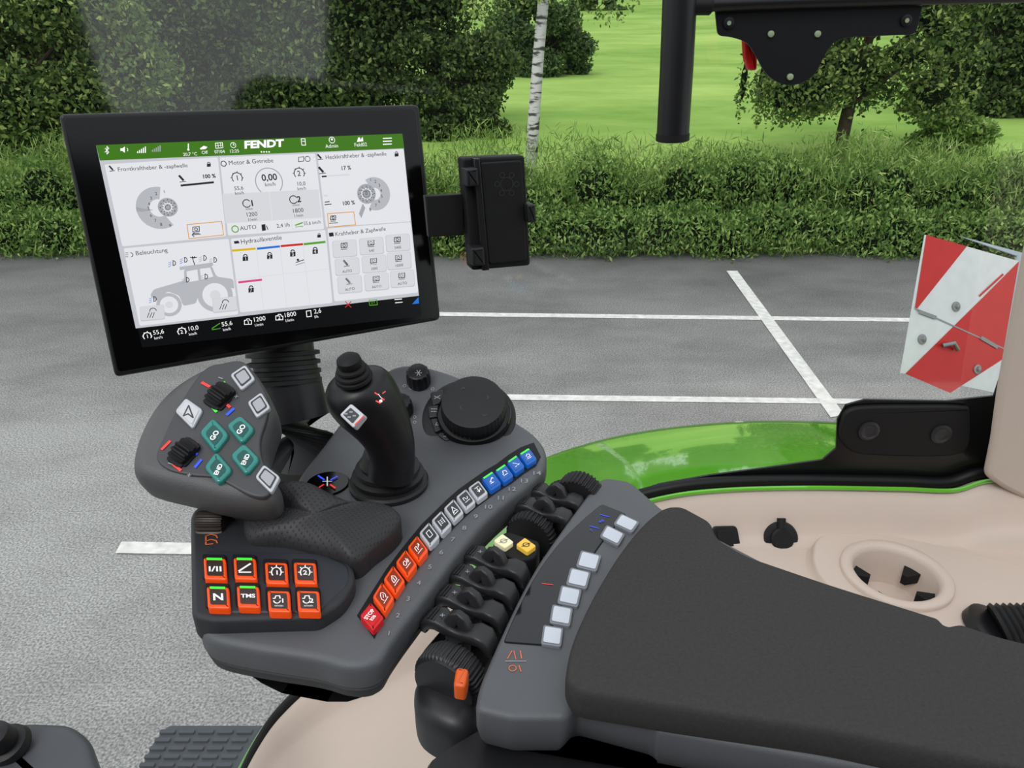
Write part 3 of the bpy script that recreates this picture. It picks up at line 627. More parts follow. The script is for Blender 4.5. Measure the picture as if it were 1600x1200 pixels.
stripes([((315,596),(326,602)),((352,629),(358,634)),((252,700),(264,688)),((270,724),(281,733)),((289,684),(306,691))],M_redl)
stripes([((349,596),(362,610)),((325,628),(337,641))],M_green); stripes([((354,646),(364,637)),((304,728),(313,717)),((296,700),(306,708))],M_bluel)
for s_,x,y in (('+',367,622),('+',293,745)): m=MB(); m.text(G2,s_,x,y,9,0,al='C',h=-.0014); m.build('plus_print',M_greyprint,lv)
for q in ([(341,588),(347,590)],[(262,722),(268,724)]): m=MB(); m.line(G2,q,1.6,-.0014,0); m.build('minus_print',M_greyprint,lv)
# ================================================================ ARMREST
ar=thing('armrest','wide charcoal suede armrest with grey housing, display strip and valve paddles','armrest',tuple(P(1100,1000,2.57)))
ph1=HZ(2.63)
HS=rnd([(938,744,16),(985,750,14),(1036,795,10),(1200,880,10),(1660,1050,5),(1700,1260,5),(1300,1190,10),(1028,1140,6),(1020,1128,6),(905,1098,8),(884,1122,10),(800,1122,8),(742,1108,12),(748,1070,20),(785,985,60),(830,893,60),(885,815,50)],0,5)
m=MB(); m.prism(ph1,HS,[(.006,-.036),(.002,-.028),(0,-.018),(0,-.004),(.001,-.0015),(.003,0),(.004,0)]); m.build('housing',M_shell,ar)
pb_=HZ(2.592); m=MB(); m.prism(pb_,rnd([(760,1130),(1030,1140),(1700,1270),(1700,1400),(700,1400),(665,1190),(700,1165)],12),[(0,-.05),(0,-.004),(.002,0)]); m.build('lower_frame',M_black,ar)
ppd=HZ(2.652); m=MB()
m.prism(ppd,rnd([(1038,790,12),(1066,789,12),(1112,814,10),(1122,840,12),(1165,866,20),(1300,912,40),(1468,964,8),(1478,976,6),(1500,972,5),(1560,992,20),(1680,1020,10),(1700,1225,10),(1500,1182,40),(1300,1142,40),(1100,1112,40),(903,1080,14),(882,1060,14),(890,1005,50),(922,935,35),(965,864,35),(1005,815,25)],10,6),[(.002,-.024),(.0003,-.018),(0,-.008),(.0004,-.004),(.0012,-.0014),(.0024,-.0003),(.0034,0)]); m.build('arm_pad',M_pad,ar)
LCP=[(940,788,5),(980,804,6),(948,838,30),(918,882,20),(889,930,20),(867,972,20),(852,1010,6),(786,1005,6),(804,962,20),(834,903,30),(867,856,25),(904,818,25)]
m=MB(); m.prism(ph1,rnd(LCP,5,5),[(0,0),(.0003,.0006),(.0006,.0006)]); m.build('display_frame',M_matt,ar)
m=MB(); lc=dedup(ccw([ph1.uv(*q) for q in rnd(LCP,5,5)])); m.prism(ph1,inset(lc,.0006),[(0,.0003),(.0002,.001),(.0005,.001)],px=False); dsp=m.build('display_strip',M_lcd,ar)
pl_=HZ(2.6312); m=MB(); m.line(pl_,[(922,822),(936,826)],1.0,.0002,0); m.line(pl_,[(938,804),(952,808)],1.0,.0002,0); m.text(pl_,'1',924,831,4,0,d=(1,-.5)); m.text(pl_,'4:0',938,818,4,0,d=(1,-.5)); m.build('display_digits',M_bluel,dsp)
m=MB(); m.line(pl_,[(847,912),(864,914)],1.1,.0002,0); m.build('display_mark',M_redl,dsp)
SB=[(979,817,26,14,15,10),(957,836,26,15,14,12),(920,876,29,14,10,19),(904,903,29,12,9,20),(890,931,29,10,8,21),(877,961,29,8,6,22),(863,993,28,4,5,23)]
for x,y,w_,dx,cx,cy in SB:
    q=quadpx((x,y),(w_+4,dx if x>940 else 4+dx*.3),(-cx*.8,cy+7)); m=MB(); m.prism(HZ(2.6325),rnd(q,4),prof(-.004,0,.0006,3)); kb=m.build('silver_key',mat('key rim',(118,122,128),.35),ar)
    c=V((x,y)); m=MB(); m.flat(HZ(2.6325),rnd([tuple(c+(V(p)-c)*.8) for p in q],3),.0003,0); m.build('key_face',mat('silver key face',(198,205,214),.3,vary=(50,.03)),kb)
m=MB(); 
m.line(ph1,[(800,1018),(793,1030)],1.3,.0006,0); m.line(ph1,[(803,1018),(806,1031)],1.3,.0006,0); m.line(ph1,[(813,1018),(815,1030)],1.6,.0006,0); m.line(ph1,[(790,1034),(822,1034)],1.2,.0006,1); m.ring(ph1,(801,1045),5,1.2,.0006,0); m.line(ph1,[(811,1041),(814,1050)],1.6,.0006,0); m.build('orange_print',[M_orprint,M_greyprint],ar)
m=MB(); m.prism(HZ(2.592),rnd([(925,750,10),(885,764,20),(845,798,20),(800,850,20),(762,895,20),(722,945,20),(685,985,15),(655,1020,15),(655,1045,12),(680,1058,10),(745,1062,10),(790,990,20),(840,900,20),(900,815,20),(950,770,10)],10),prof(-.035,0,.004,3)); m.build('lever_base',M_matt,ar)
DV=(P(905,770,2.63)-P(705,1040,2.63)).normalized()      # along the row of levers
CV=V((DV.y,-DV.x,0)).normalized()                         # across the row, towards the display strip
def paddle(cx,cy,s,mark=None):
    o=P(cx,cy,2.616)
    def sweep(path,wds,ths,tilt,N=14):
        up=V((0,0,1)); rows=[]
        n=len(path)
        for i,(a,h) in enumerate(path):
            a2,h2=path[min(n-1,i+1)]; a1,h1=path[max(0,i-1)]; tx=V((a2-a1,h2-h1)).normalized(); nx=V((-tx.y,tx.x))
            c=o+CV*a*s+up*h*s; nn=(CV*nx.x+up*nx.y); w=wds[i]*s/2; th=ths[i] if hasattr(ths,'__len__') else ths
            r=[]
            for k in range(N):
                an=2*PI*k/N; ca,sa=math.cos(an),math.sin(an); r.append(c+DV*(w*math.copysign(abs(ca)**.38,ca)+tilt*h*s)+nn*(th*s/2*math.copysign(abs(sa)**.45,sa)))
            rows.append(r)
        vs=[v for r in rows for v in r]; fs=[]
        for k in range(n-1):
            for i in range(N): j=(i+1)%N; fs.append((k*N+i,k*N+j,(k+1)*N+j,(k+1)*N+i))
        fs.append(tuple(reversed(range(N)))); fs.append(tuple((n-1)*N+i for i in range(N))); return vs,fs
    m=MB(); vs,fs=sweep([(-.027,.001),(-.0255,.007),(-.021,.0115),(-.015,.0125),(-.008,.009),(0,.007),(.008,.0085),(.016,.0115),(.022,.011),(.026,.006),(.027,.0)],[.012,.0155,.018,.018,.014,.011,.014,.017,.017,.014,.010],[.006,.009,.010,.010,.009,.008,.009,.010,.009,.008,.006],.12); m.add(vs,fs); pd_=m.build('valve_paddle',M_lever,ar,sharp=45)
    m=MB(); vs,fs=sweep([(-.010,.006),(-.0065,.013),(-.003,.019),(0,.0205),(.003,.019),(.0065,.013),(.010,.006)],[.008,.0075,.007,.006,.007,.0075,.008],.010,.1); m.add(vs,fs); m.build('centre_fin',M_lever,pd_,sharp=45)
    for k in range(3):
        m=MB(); a=-.0215+k*.0026; q=o+CV*a*s+V((0,0,(.0166+(.0006 if k==1 else 0))*s)); m.tube([q-DV*.006*s,q+DV*.006*s],.0006,6); m.build('rib',M_rubber,pd_)
    m=MB(); m.tube([o-V((0,0,.026)),o+V((0,0,.006*s))],.009*s,12); m.build('paddle_stem',M_matt,pd_)
    if mark:
        m=MB(); q=o-CV*.0125*s+V((0,0,.0178*s)); pq=Pl(q,(0,0,1)); m.line(pq,[(-.0016,0),(.0016,0)],.0005,.0005,0,px=False); m.line(pq,[(0,-.0016),(0,.0016)],.0005,.0006,0,px=False); m.build('plus_mark',M_greyprint,pd_)
for a in ((716,1000,.96,'+'),(734,963,.96,'+'),(753,929,.96,'+'),(772,897,.96,'+'),(849,814,.92,None),(868,791,.92,None)): paddle(*a)
def wheel(px,py,z,r,w,name,n=26):
    q=P(px,py,z); m=MB(); m.lathe(q-DV*w/2,DV,[(r*.5,0),(r*.94,.0005,1),(r,.003,1),(r,w-.003,1),(r*.94,w-.0005,1),(r*.5,w)],knurl=(n,r*.07)); return m.build(name,M_rubber,ar)
wheel(905,775,2.618,.022,.02,'knurled_wheel',34); wheel(830,836,2.610,.022,.013,'knurled_wheel',34); wheel(886,780,2.616,.02,.007,'knurled_wheel',34)
m=MB(); m.prism(HZ(2.627),rnd([(768,850),(790,828),(845,845),(838,870),(812,876),(775,862)],8),prof(-.04,0,.003,3)); m.build('key_block',M_matt,ar)
for x,y,mt in((787,847,M_cream),(822,853,M_yellow)):
    pq=HZ(2.630); m=MB(); m.prism(pq,rnd([(x-16,y-1),(x-2,y-12),(x+16,y+1),(x+2,y+11)],3),prof(-.004,.001,.0008,3)); kb=m.build('small_key',mt,ar); m=MB(); m.ring(pq,(x,y),3.8,1.2,.0013,0); m.line(pq,[(x-7,y+3),(x+7,y-3)],1,.0013,0); m.build('legend',M_keydark if x>800 else M_greyprint,kb)
q=P(706,1056,2.603); m=MB(); m.lathe(q-DV*.010,DV,[(.012,-.003),(.022,-.002),(.022,.0),(.024,.001,1),(.025,.003,1),(.025,.014,1),(.023,.018,1),(.018,.019)],knurl=(46,.0011)); m.build('end_wheel',M_lever,ar)
m=MB(); m.prism(HZ(2.630),rnd([(713,1041),(733,1044),(727,1073),(708,1070)],6),prof(-.012,0,.002,3)); m.build('orange_lever',mat('orange lever',(220,92,30),.4),ar)
m=MB(); hp=[P(a,b,2.582) for a,b in cat([(652,1080),(690,1060),(742,1064),(748,1108),(752,1142),(726,1162),(694,1158),(660,1138),(648,1110)],4)]; m.dome(hp,P(697,1108,2.582),[(1,0),(.97,.006),(.9,.011),(.75,.015),(.5,.017),(.2,.0175)],.02); m.build('pivot_housing',M_lever,ar,sharp=70)
# ================================================================ CAB WALL
YW=.80
SP=[(330,1320),(372,1232),(402,1172),(440,1118),(512,1054),(608,1000),(705,945),(775,892),(850,842),(930,806),(1030,776),(1120,764),(1250,760),(1400,762),(1480,764),(1530,750),(1600,745),(1750,745)]
sill=[tuple(PY(a,b,YW)) for a,b in SP]; sill=[V(p) for p in cat(sill,6,False)]
def zs_(x): return min(sill,key=lambda p:abs(p.x-x)).z-.057
zs=zs_(.45)
rows=[]
for dy,dz in((.0,-.03),(0,0),(-.006,.003),(-.012,0),(-.02,-.010),(-.03,-.03),(-.036,-.045),(-.044,-.053),(-.056,-.057),(-.07,-.060),(-.30,-.062),(-.36,-.067),(-.40,-.09),(-.41,-.2),(-.41,-.9)):
    rows.append([V((p.x,p.y+dy,p.z+dz-(.11 if (p.x>.16 and -.35<dy<-.06) else 0))) for p in sill])
m=MB(); m.grid(rows); w=m.build('wall_right',M_beige,sharp=80); w['kind']='structure'
cq=P(1398,903,zs+.010); R=.060
circ=[(cq.x+R*.97*math.cos(2*PI*i/40),cq.y+R*.97*math.sin(2*PI*i/40)) for i in range(40)]
m=MB(); m.prism(HZ(zs),[(.10,.40),(1.5,.40),(1.5,YW-.05),(.10,YW-.05)],[(0,-.004),(0,0)],px=False,hole=circ); s_=m.build('trim_1',M_beige,sharp=80); s_['kind']='structure'
m=MB(); m.prism(HZ(zs+.014),rnd([(1272,838,16),(1320,830,20),(1400,836,30),(1500,858,30),(1640,892,30),(1740,1010,30),(1500,998,30),(1400,975,40),(1300,925,30),(1268,880,20)],5,6),[(-.006,-.014),(-.002,-.011),(0,-.006),(.001,-.002),(.003,0),(.004,0)],hole=circ); s_=m.build('trim_3',M_beige,sharp=60); s_['kind']='structure'
pp=Pl((0,.775,2.6),(0,-1,0),(1,0,0)); m=MB(); m.prism(pp,rnd([(1640,240),(1900,240),(1900,900),(1640,800),(1566,762),(1540,744,10),(1551,690),(1562,610),(1603,395)],8),[(0,-.006),(0,-.002),(.003,.001),(.006,.002)]); s_=m.build('trim_2',M_beige2,sharp=60); s_['kind']='structure'
q=cq+V((0,0,.004)); t=thing('cup_holder','round beige cup holder with black inner tabs set in the side trim','cup holder',tuple(q))
m=MB(); m.lathe(q,(0,0,1),[(R*1.02,-.002),(R*1.02,.004),(R*.99,.006),(R*.86,.006),(R*.80,.004),(R*.76,-.002),(R*.72,-.025),(R*.68,-.045),(R*.3,-.047),(.001,-.047)],48,caps=False); m.build('cup_well',M_beige,t,sharp=60)
for a in (35,145,215,325):
    a=math.radians(a); d=V((math.cos(a),math.sin(a))); n_=V((-d.y,d.x)); pq=HZ(q.z-.014); c=V((q.x,q.y))
    m=MB(); m.prism(pq,[tuple(c+d*R*.75+n_*.011),tuple(c+d*R*.42+n_*.003),tuple(c+d*R*.42-n_*.003),tuple(c+d*R*.75-n_*.011)],prof(-.012,.001,.0005,2),px=False); m.build('tab',M_matt,t)
pso=Pl((0,.773,2.431),(0,-.86,.5))
q=pso.w(*pso.uv(1219,841)); t=thing('socket_cover','round black power socket with hinged cap on the beige trim','power socket',tuple(q))
m=MB(); m.lathe(q,pso.n,[(.022,-.014),(.022,.003),(.0205,.005),(.016,.0055)],32); m.build('socket_ring',M_black,t); m=MB(); m.lathe(q+pso.n*.004,pso.n,[(.0145,0),(.0145,.005),(.012,.007)],28); m.build('cap',M_matt,t); m=MB(); m.tube([q+pso.n*.006+pso.y*.013,q+pso.n*.006+pso.y*.026],.0055,12); m.build('hinge_tab',M_matt,t)
q=pso.w(*pso.uv(1140,845)); t=thing('storage_pocket','small black pocket in beige trim beside the armrest front','pocket',tuple(q)); pq=pso
m=MB(); m.prism(pq,rnd([(1112,822),(1150,821),(1159,868),(1118,868)],7),prof(-.012,.004,.001,3)); m.build('pocket_frame',M_black,t); m=MB(); m.prism(pq,rnd([(1118,828),(1140,827),(1147,863),(1124,863)],5),prof(0,.006,.0008,2)); m.build('pocket_flap',M_matt,t)
q=P(1562,985,zs+.012); t=thing('lever_boot','black ribbed rubber lever boot behind the armrest at the far right','lever boot',tuple(q)); m=MB()
pr=[]
for k in range(9): r=.027-.0016*k; pr+=[(r,k*.006),(r+.0018,k*.006+.003),(r-.002,k*.006+.0055)]
m.lathe(q,(.8,-.1,.42),pr,32); m.build('bellows',M_rubber,t); m=MB(); m.lathe(q-V((.004,0,.008)),(.35,-.1,.9),[(.036,0),(.035,.010),(.031,.012)],32); m.build('boot_ring',M_black,t)
# ---- seal, glass, corner
m=MB(); m.tube([p+V((0,.006,.006)) for p in sill],.008,10); t=tag(m.build('window_seal',M_seal),'black rubber seal along the curved bottom edge of the side window','seal')
m=MB(); m.tube([p+V((0,-.012,.006)) for p in sill if p.x>.16],.003,8); tag(m.build('green_rim',M_paint),'thin glossy green metal rim between window corner and beige trim','rim')
pgl=Pl((0,YW+.012,2.6),(0,-1,0),(1,0,0))
m=MB(); fr=[(935,800),(975,776),(1030,756),(1110,742),(1200,730),(1285,718),(1306,700),(1308,655),(1322,632),(1350,624),(1480,626),(1553,618),(1572,560),(1620,560),(1620,770),(1250,764),(1030,780)]
m.prism(pgl,fr,[(0,-.002),(0,.001)]); s_=m.build('trim_4',mat('black glass border',(12,13,14),.25,spec=.4)); s_['kind']='structure'
m=MB(); poly=[(p.x,p.z-2.6) for p in sill]; poly=[(-1.6,-1.0)]+poly+[(1.6,.9),(-1.6,.9)]
m.flat(pgl,poly,-.003,0,px=False); gm=bpy.data.materials.new('window glass'); gm.use_nodes=True; nt=gm.node_tree; nt.nodes.clear()
o_=nt.nodes.new('ShaderNodeOutputMaterial'); mx=nt.nodes.new('ShaderNodeMixShader'); tr=nt.nodes.new('ShaderNodeBsdfTransparent'); gl=nt.nodes.new('ShaderNodeBsdfGlossy'); gl.inputs['Roughness'].default_value=.06; tr.inputs['Color'].default_value=(.98,.985,.98,1)
mx.inputs[0].default_value=.1; nt.links.new(tr.outputs[0],mx.inputs[1]); nt.links.new(gl.outputs[0],mx.inputs[2]); nt.links.new(mx.outputs[0],o_.inputs[0])
s_=m.build('window_1',gm); s_['kind']='structure'
# cab side behind the viewer (unseen, added to shape the window reflection): dark panel with a window opening
pw_=Pl((0,-.9,0),(0,1,0),(-1,0,0))
cab=mat('dark cab lining',(58,58,60),.8,spec=.1,vary=(8,.1))
op=rnd([(.60,2.80),(.86,2.86),(.93,2.70),(1.30,2.72),(1.33,3.16),(.55,3.18)],.10,7)
m=MB(); m.prism(pw_,[(-1.9,1.6),(2.0,1.6),(2.0,3.45),(-1.9,3.45)],[(0,-.04),(0,0)],px=False,hole=op); s_=m.build('wall_left',cab,sharp=60); s_['kind']='structure'
t=thing('window_hinge_plate','oval black hinge plate with two bolts in the lower window corner','hinge plate',tuple(pgl.w(*pgl.uv(1415,700))))
m=MB(); m.prism(pgl,cat([(1312,655),(1322,638),(1350,632),(1430,631),(1500,632),(1510,640),(1509,690),(1490,706),(1440,709),(1360,707),(1325,700),(1310,680)],5),prof(0,.008,.003,3)); m.build('plate',M_matt,t)
for x,y in((1353,668),(1465,673)):
    o=pgl.w(*pgl.uv(x,y),.008); m=MB(); m.lathe(o,pgl.n,[(.013,0),(.013,.002),(.010,.003),(.008,.0015),(.004,.0015)],28); m.build('bolt',M_lever,t)
# ---- fender
SF=[(345,1250),(388,1170),(428,1112),(500,1042),(590,975),(672,885),(735,800),(790,750),(850,716),(920,692),(1000,674),(1100,662),(1200,657),(1320,660),(1450,672),(1600,690)]
yy=[.83,.83,.84,.85,.87,.92,1.0,1.06,1.1,1.13,1.15,1.15,1.15,1.15,1.15,1.15]
so=[V(p) for p in cat([tuple(PY(a,b,y)) for (a,b),y in zip(SF,yy)],6,False)]
SI=[(352,1258),(396,1178),(436,1122),(510,1058),(606,1004),(704,948),(776,892),(848,842),(895,820),(945,796),(1005,780),(1100,769),(1200,765),(1320,764),(1450,766),(1600,766)]
si=[V(p) for p in cat([tuple(PY(a,b,.818)) for a,b in SI],6,False)]
r_=[[p+V((0,0,-.06)) for p in si],si]+[[a.lerp(b,f)+V((0,0,.006*math.sin(PI*f))) for a,b in zip(si,so)] for f in(.2,.4,.6,.8,.93)]+[so,[p+V((0,.006,-.004)) for p in so],[p+V((0,.012,-.015)) for p in so],[p+V((0,.014,-.2)) for p in so]]
m=MB(); m.grid(r_); tag(m.build('rear_fender',M_paint,sharp=80),'glossy green curved wheel fender outside the side window','fender')
# ---- warning board
WC=[(1447,367),(1592,408),(1556,614),(1409,583)]; pw=qplane(WC,1.35)
t=thing('warning_board','red and white diagonal striped warning board with hinges outside the window','warning board',tuple(pw.w(*pw.uv(1480,600))))
m=MB(); m.prism(pw,WC,[(0,-.004),(0,0)]); m.build('board',M_whitesign,t)
for q in ([(1447,367),(1510,385),(1432,483),(1429,481)],[(1592,408),(1590,418),(1565,562),(1484,614),(1414,584),(1530,470)]):
    m=MB(); m.flat(pw,q,.0008); m.build('red_stripe',M_redsign,t)
m=MB(); m.line(pw,[(1429,482),(1575,548)],2,.0014,0); m.build('fold_line',M_greyprint,t)
for x,y in((1493,479),(1440,530),(1526,577)):
    m=MB(); m.lathe(pw.w(*pw.uv(x,y),.0005),pw.n,[(.009,0),(.009,.002),(.005,.003),(.004,.006),(.002,.007)],16); m.build('bolt',M_steel,t)
for a,b in(((1435,487),(1460,496)),((1532,528),(1556,542))): m=MB(); m.line(pw,[a,b],5,.003,0); m.build('hinge',M_steel,t)
m=MB(); m.tube([pw.w(*pw.uv(1468,540),.006),pw.w(*pw.uv(1482,536),.012),pw.w(*pw.uv(1492,546),.006)],.004,10); m.build('wing_nut',M_steel,t)
m=MB(); m.line(pw,[(1530,462),(1566,429)],3,.0014,0); m.build('fine_print',M_redsign,t)
pw2=Pl(pw.o-pw.n*.02,pw.n,pw.x); m=MB(); m.prism(pw2,[(1500,369),(1640,406),(1600,600),(1560,610),(1590,400)],[(0,-.003),(0,0)]); tag(m.build('backing_plate',mat('pale acrylic plate',(176,190,198),.3,vary=(20,.05))),'pale grey plate standing just behind the striped warning board','plate')
# ---- upper right fittings
t=thing('grab_tube','vertical black metal tube hanging from the top rail','tube',tuple(PY(1050,220,.72)))
m=MB(); m.tube([PY(1066,-120,.72),PY(1062,0,.72),PY(1057,110,.72),PY(1051,214,.72)],.0148,28); m.build('tube',M_black,t); m=MB(); q=PY(1051,214,.72); d=(PY(1051,230,.72)-PY(1053,190,.72)).normalized(); m.lathe(q,d,[(.0155,-.003),(.0155,.003),(.013,.004),(.011,.002)],28); m.build('end_ring',M_matt,t)
t=thing('top_rail','horizontal black rail running along the very top of the window','rail',tuple(PY(1300,2,.72))); m=MB(); m.tube([PY(1080,8,.72),PY(1250,2,.72),PY(1450,-4,.72),PY(1700,-10,.72)],.006,14); m.build('rail',M_black,t)
m=MB(); m.lathe(PY(1088,8,.72),(1,0,0),[(.007,-.01),(.008,0),(.008,.012),(.006,.014)],16); m.build('rail_end',M_matt,t)
ptp=Pl((0,.725,3.1),(0,-1,0),(1,0,0)); t=thing('mounting_bracket','flat black bracket plate with rounded lobe and bolt holes at the top right','bracket',tuple(ptp.w(*ptp.uv(1235,133))))
m=MB(); m.prism(ptp,rnd([(1117,9,5),(1442,8,5),(1432,54,12),(1325,58,14),(1302,66,10),(1288,88,12),(1272,122,22),(1235,137,22),(1200,122,22),(1182,88,12),(1168,66,10),(1145,58,12),(1122,56,8)],8,6),prof(-.003,0,.0006,2)); m.build('plate',M_black,t)
for x,y,r in((1138,36,9),(1415,32,9),(1204,53,5),(1277,53,5),(1234,120,5)):  # pale green discs paint the light showing through the bolt holes
    k=pxs(ptp,x,y); m=MB(); m.lathe(ptp.w(*ptp.uv(x,y)),ptp.n,[(r*k,0),(r*k,.002),(r*.6*k,.0025)],18); b=m.build('screw',M_black if r>6 else mat('bolt hole light',(150,165,130),.5),t)
    if r>6: m=MB(); m.disc(ptp,(x,y),3.5,.003,0); m.build('socket',mat('bolt hole light',(150,165,130),.5),b)
m=MB(); pq=Pl((0,.74,3.1),(0,-1,0),(1,0,0)); m.prism(pq,rnd([(1162,55),(1180,55),(1184,96),(1183,110),(1170,110),(1164,90)],4),prof(-.008,0,.002,3)); tag(m.build('emergency_hammer',M_redp),'red emergency hammer handle poking out beneath the bracket plate','hammer')
# ---- bottom-left
t=thing('cab_step','dark ribbed plastic step outside the glass at the lower left','step',tuple(P(310,1180,1.6))); pq=HZ(1.6)
m=MB(); m.prism(pq,rnd([(262,1132),(420,1132),(400,1170),(360,1230),(205,1230),(238,1160)],8),prof(-.04,0,.006,3)); m.build('tread',M_stepm,t)
for k in range(5):
    y=1142+k*13; x0=252-k*8
    for j in range(5):
        m=MB(); xx=x0+j*30; m.prism(pq,rnd([(xx,y),(xx+24,y),(xx+21,y+6),(xx-3,y+6)],2),prof(-.001,.006,.001,2)); m.build('rib',M_stepm,t)
t=thing('steering_column_cover','dark grey moulded cover with black knob in the lower left corner','column cover',tuple(P(60,1200,2.3))); pq=HZ(2.32)
m=MB(); m.prism(pq,rnd([(-30,1135),(45,1125),(110,1128),(140,1150),(160,1215),(150,1300),(-60,1300)],14),prof(-.06,0,.01,4)); m.build('cover',mat('slate cover',(70,72,76),.5,vary=(20,.06)),t)
m=MB(); m.lathe(P(18,1168,2.32),(-.1,-.3,1),[(.02,0),(.022,.004),(.02,.012),(.014,.014),(.016,.02),(.014,.034),(.008,.038)],28); m.build('knob',M_rubber,t)
# ================================================================ OUTDOORS
def nodemat(name): 
    m=bpy.data.materials.new(name); m.use_nodes=True; return m,m.node_tree,m.node_tree.nodes['Principled BSDF']
am,nt,b=nodemat('asphalt'); tc=nt.nodes.new('ShaderNodeTexCoord')
n1=nt.nodes.new('ShaderNodeTexNoise'); n1.inputs['Scale'].default_value=.7; n1.inputs['Detail'].default_value=9; n1.inputs['Roughness'].default_value=.68
mp=nt.nodes.new('ShaderNodeMapping'); mp.inputs['Scale'].default_value=(.6,1.0,1); nt.links.new(tc.outputs['Object'],mp.inputs[0]); nt.links.new(mp.outputs[0],n1.inputs['Vector'])
r=nt.nodes.new('ShaderNodeValToRGB'); r.color_ramp.elements[0].position=.36; r.color_ramp.elements[0].color=rgb(132,132,130); r.color_ramp.elements[1].position=.6; r.color_ramp.elements[1].color=rgb(160,161,158); nt.links.new(n1.outputs['Fac'],r.inputs[0])
n2=nt.nodes.new('ShaderNodeTexNoise'); n2.inputs['Scale'].default_value=80; n2.inputs['Detail'].default_value=3; nt.links.new(tc.outputs['Object'],n2.inputs['Vector'])
mr=nt.nodes.new('ShaderNodeMapRange'); mr.inputs[1].default_value=.35; mr.inputs[2].default_value=.65; mr.inputs[3].default_value=.5; mr.inputs[4].default_value=1.45; nt.links.new(n2.outputs['Fac'],mr.inputs[0])
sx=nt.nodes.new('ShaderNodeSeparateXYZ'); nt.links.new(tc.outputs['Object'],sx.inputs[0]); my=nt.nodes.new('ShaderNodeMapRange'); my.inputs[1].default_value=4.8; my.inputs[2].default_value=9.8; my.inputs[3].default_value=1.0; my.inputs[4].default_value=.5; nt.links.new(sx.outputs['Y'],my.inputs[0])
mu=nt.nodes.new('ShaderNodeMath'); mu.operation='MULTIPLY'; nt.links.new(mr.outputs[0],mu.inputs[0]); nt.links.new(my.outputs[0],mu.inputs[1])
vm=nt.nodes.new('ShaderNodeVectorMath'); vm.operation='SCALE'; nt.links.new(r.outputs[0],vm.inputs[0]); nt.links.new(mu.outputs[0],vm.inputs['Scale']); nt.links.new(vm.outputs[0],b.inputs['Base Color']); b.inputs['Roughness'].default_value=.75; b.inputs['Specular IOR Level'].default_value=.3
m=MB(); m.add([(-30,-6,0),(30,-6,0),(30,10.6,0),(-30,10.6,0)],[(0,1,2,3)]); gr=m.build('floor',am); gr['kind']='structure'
LM=mat('road paint',(224,224,218),.7,vary=(14,.18))
for i,q in enumerate(([(640,487),(1440,497),(1440,503),(640,493)],[(640,614),(1420,624),(1420,632),(640,623)],[(1135,423),(1152,423),(1320,648),(1298,652)],[(190,846),(420,850),(420,868),(180,864)])):
    m=MB(); m.flat(HZ(.004+i*.002),q,0); o=m.build('painted_line',LM,gr)
mm_,nt,b=nodemat('meadow grass'); tc=nt.nodes.new('ShaderNodeTexCoord'); mp=nt.nodes.new('ShaderNodeMapping'); mp.inputs['Scale'].default_value=(.05,.09,.1); n1=nt.nodes.new('ShaderNodeTexNoise'); n1.inputs['Scale'].default_value=1.3; n1.inputs['Detail'].default_value=10; n1.inputs['Roughness'].default_value=.72
nt.links.new(tc.outputs['Object'],mp.inputs[0]); nt.links.new(mp.outputs[0],n1.inputs['Vector']); r=nt.nodes.new('ShaderNodeValToRGB'); r.color_ramp.elements[0].position=.36; r.color_ramp.elements[0].color=rgb(116,158,66); r.color_ramp.elements[1].position=.66; r.color_ramp.elements[1].color=rgb(178,208,112); nt.links.new(n1.outputs['Fac'],r.inputs[0]); nt.links.new(r.outputs[0],b.inputs['Base Color']); b.inputs['Roughness'].default_value=.9; b.inputs['Specular IOR Level'].default_value=.1
m=MB(); rows=[]
for y,z in((10.55,-.02),(11,.2),(12,.5),(14,.8),(22,1.1),(35,1.6),(55,2.6),(80,4.2),(110,6.5),(150,12)): rows.append([V((x,y,z+.1*math.sin(x*.1+y*.05)*(y>13)+ (x*.02 if y>40 else 0))) for x in np.linspace(-120,120,60)])
m.grid(rows); o=m.build('meadow',mm_,sharp=180); tag(o,'bright green mown meadow rising behind the hedge','meadow',kind='structure'); 
def leafmat(name,c0,c1,c2,tl=.3):
    m=bpy.data.materials.new(name); m.use_nodes=True; nt=m.node_tree; b=nt.nodes['Principled BSDF']; g=nt.nodes.new('ShaderNodeNewGeometry'); r=nt.nodes.new('ShaderNodeValToRGB')
    e=r.color_ramp.elements; e[0].color=rgb(*c0); e[1].color=rgb(*c2); x=e.new(.55); x.color=rgb(*c1); nt.links.new(g.outputs['Random Per Island'],r.inputs[0]); nt.links.new(r.outputs[0],b.inputs['Base Color'])
    b.inputs['Roughness'].default_value=.6; b.inputs['Specular IOR Level'].default_value=.25
    t=nt.nodes.new('ShaderNodeBsdfTranslucent'); nt.links.new(r.outputs[0],t.inputs[0]); mx=nt.nodes.new('ShaderNodeMixShader'); mx.inputs[0].default_value=tl; nt.links.new(b.outputs[0],mx.inputs[1]); nt.links.new(t.outputs[0],mx.inputs[2]); nt.links.new(mx.outputs[0],nt.nodes['Material Output'].inputs[0]); return m
L_dark=leafmat('dark leaves',(46,62,34),(78,100,54),(136,158,88)); L_mid=leafmat('mid leaves',(56,78,38),(102,132,64),(180,196,112)); L_brt=leafmat('bright leaves',(84,116,54),(134,168,80),(188,208,128)); L_far=leafmat('far leaves',(54,74,46),(84,110,64),(122,146,88)); L_hedge=leafmat('hedge leaves',(66,96,46),(118,156,74),(182,206,122),.35)
M_core=mat('crown shade',(26,36,19),1,spec=0,vary=(3,.4)); M_bark=mat('brown bark',(72,62,52),.9,spec=.1,bump=('noise',30,.6),vary=(12,.3))
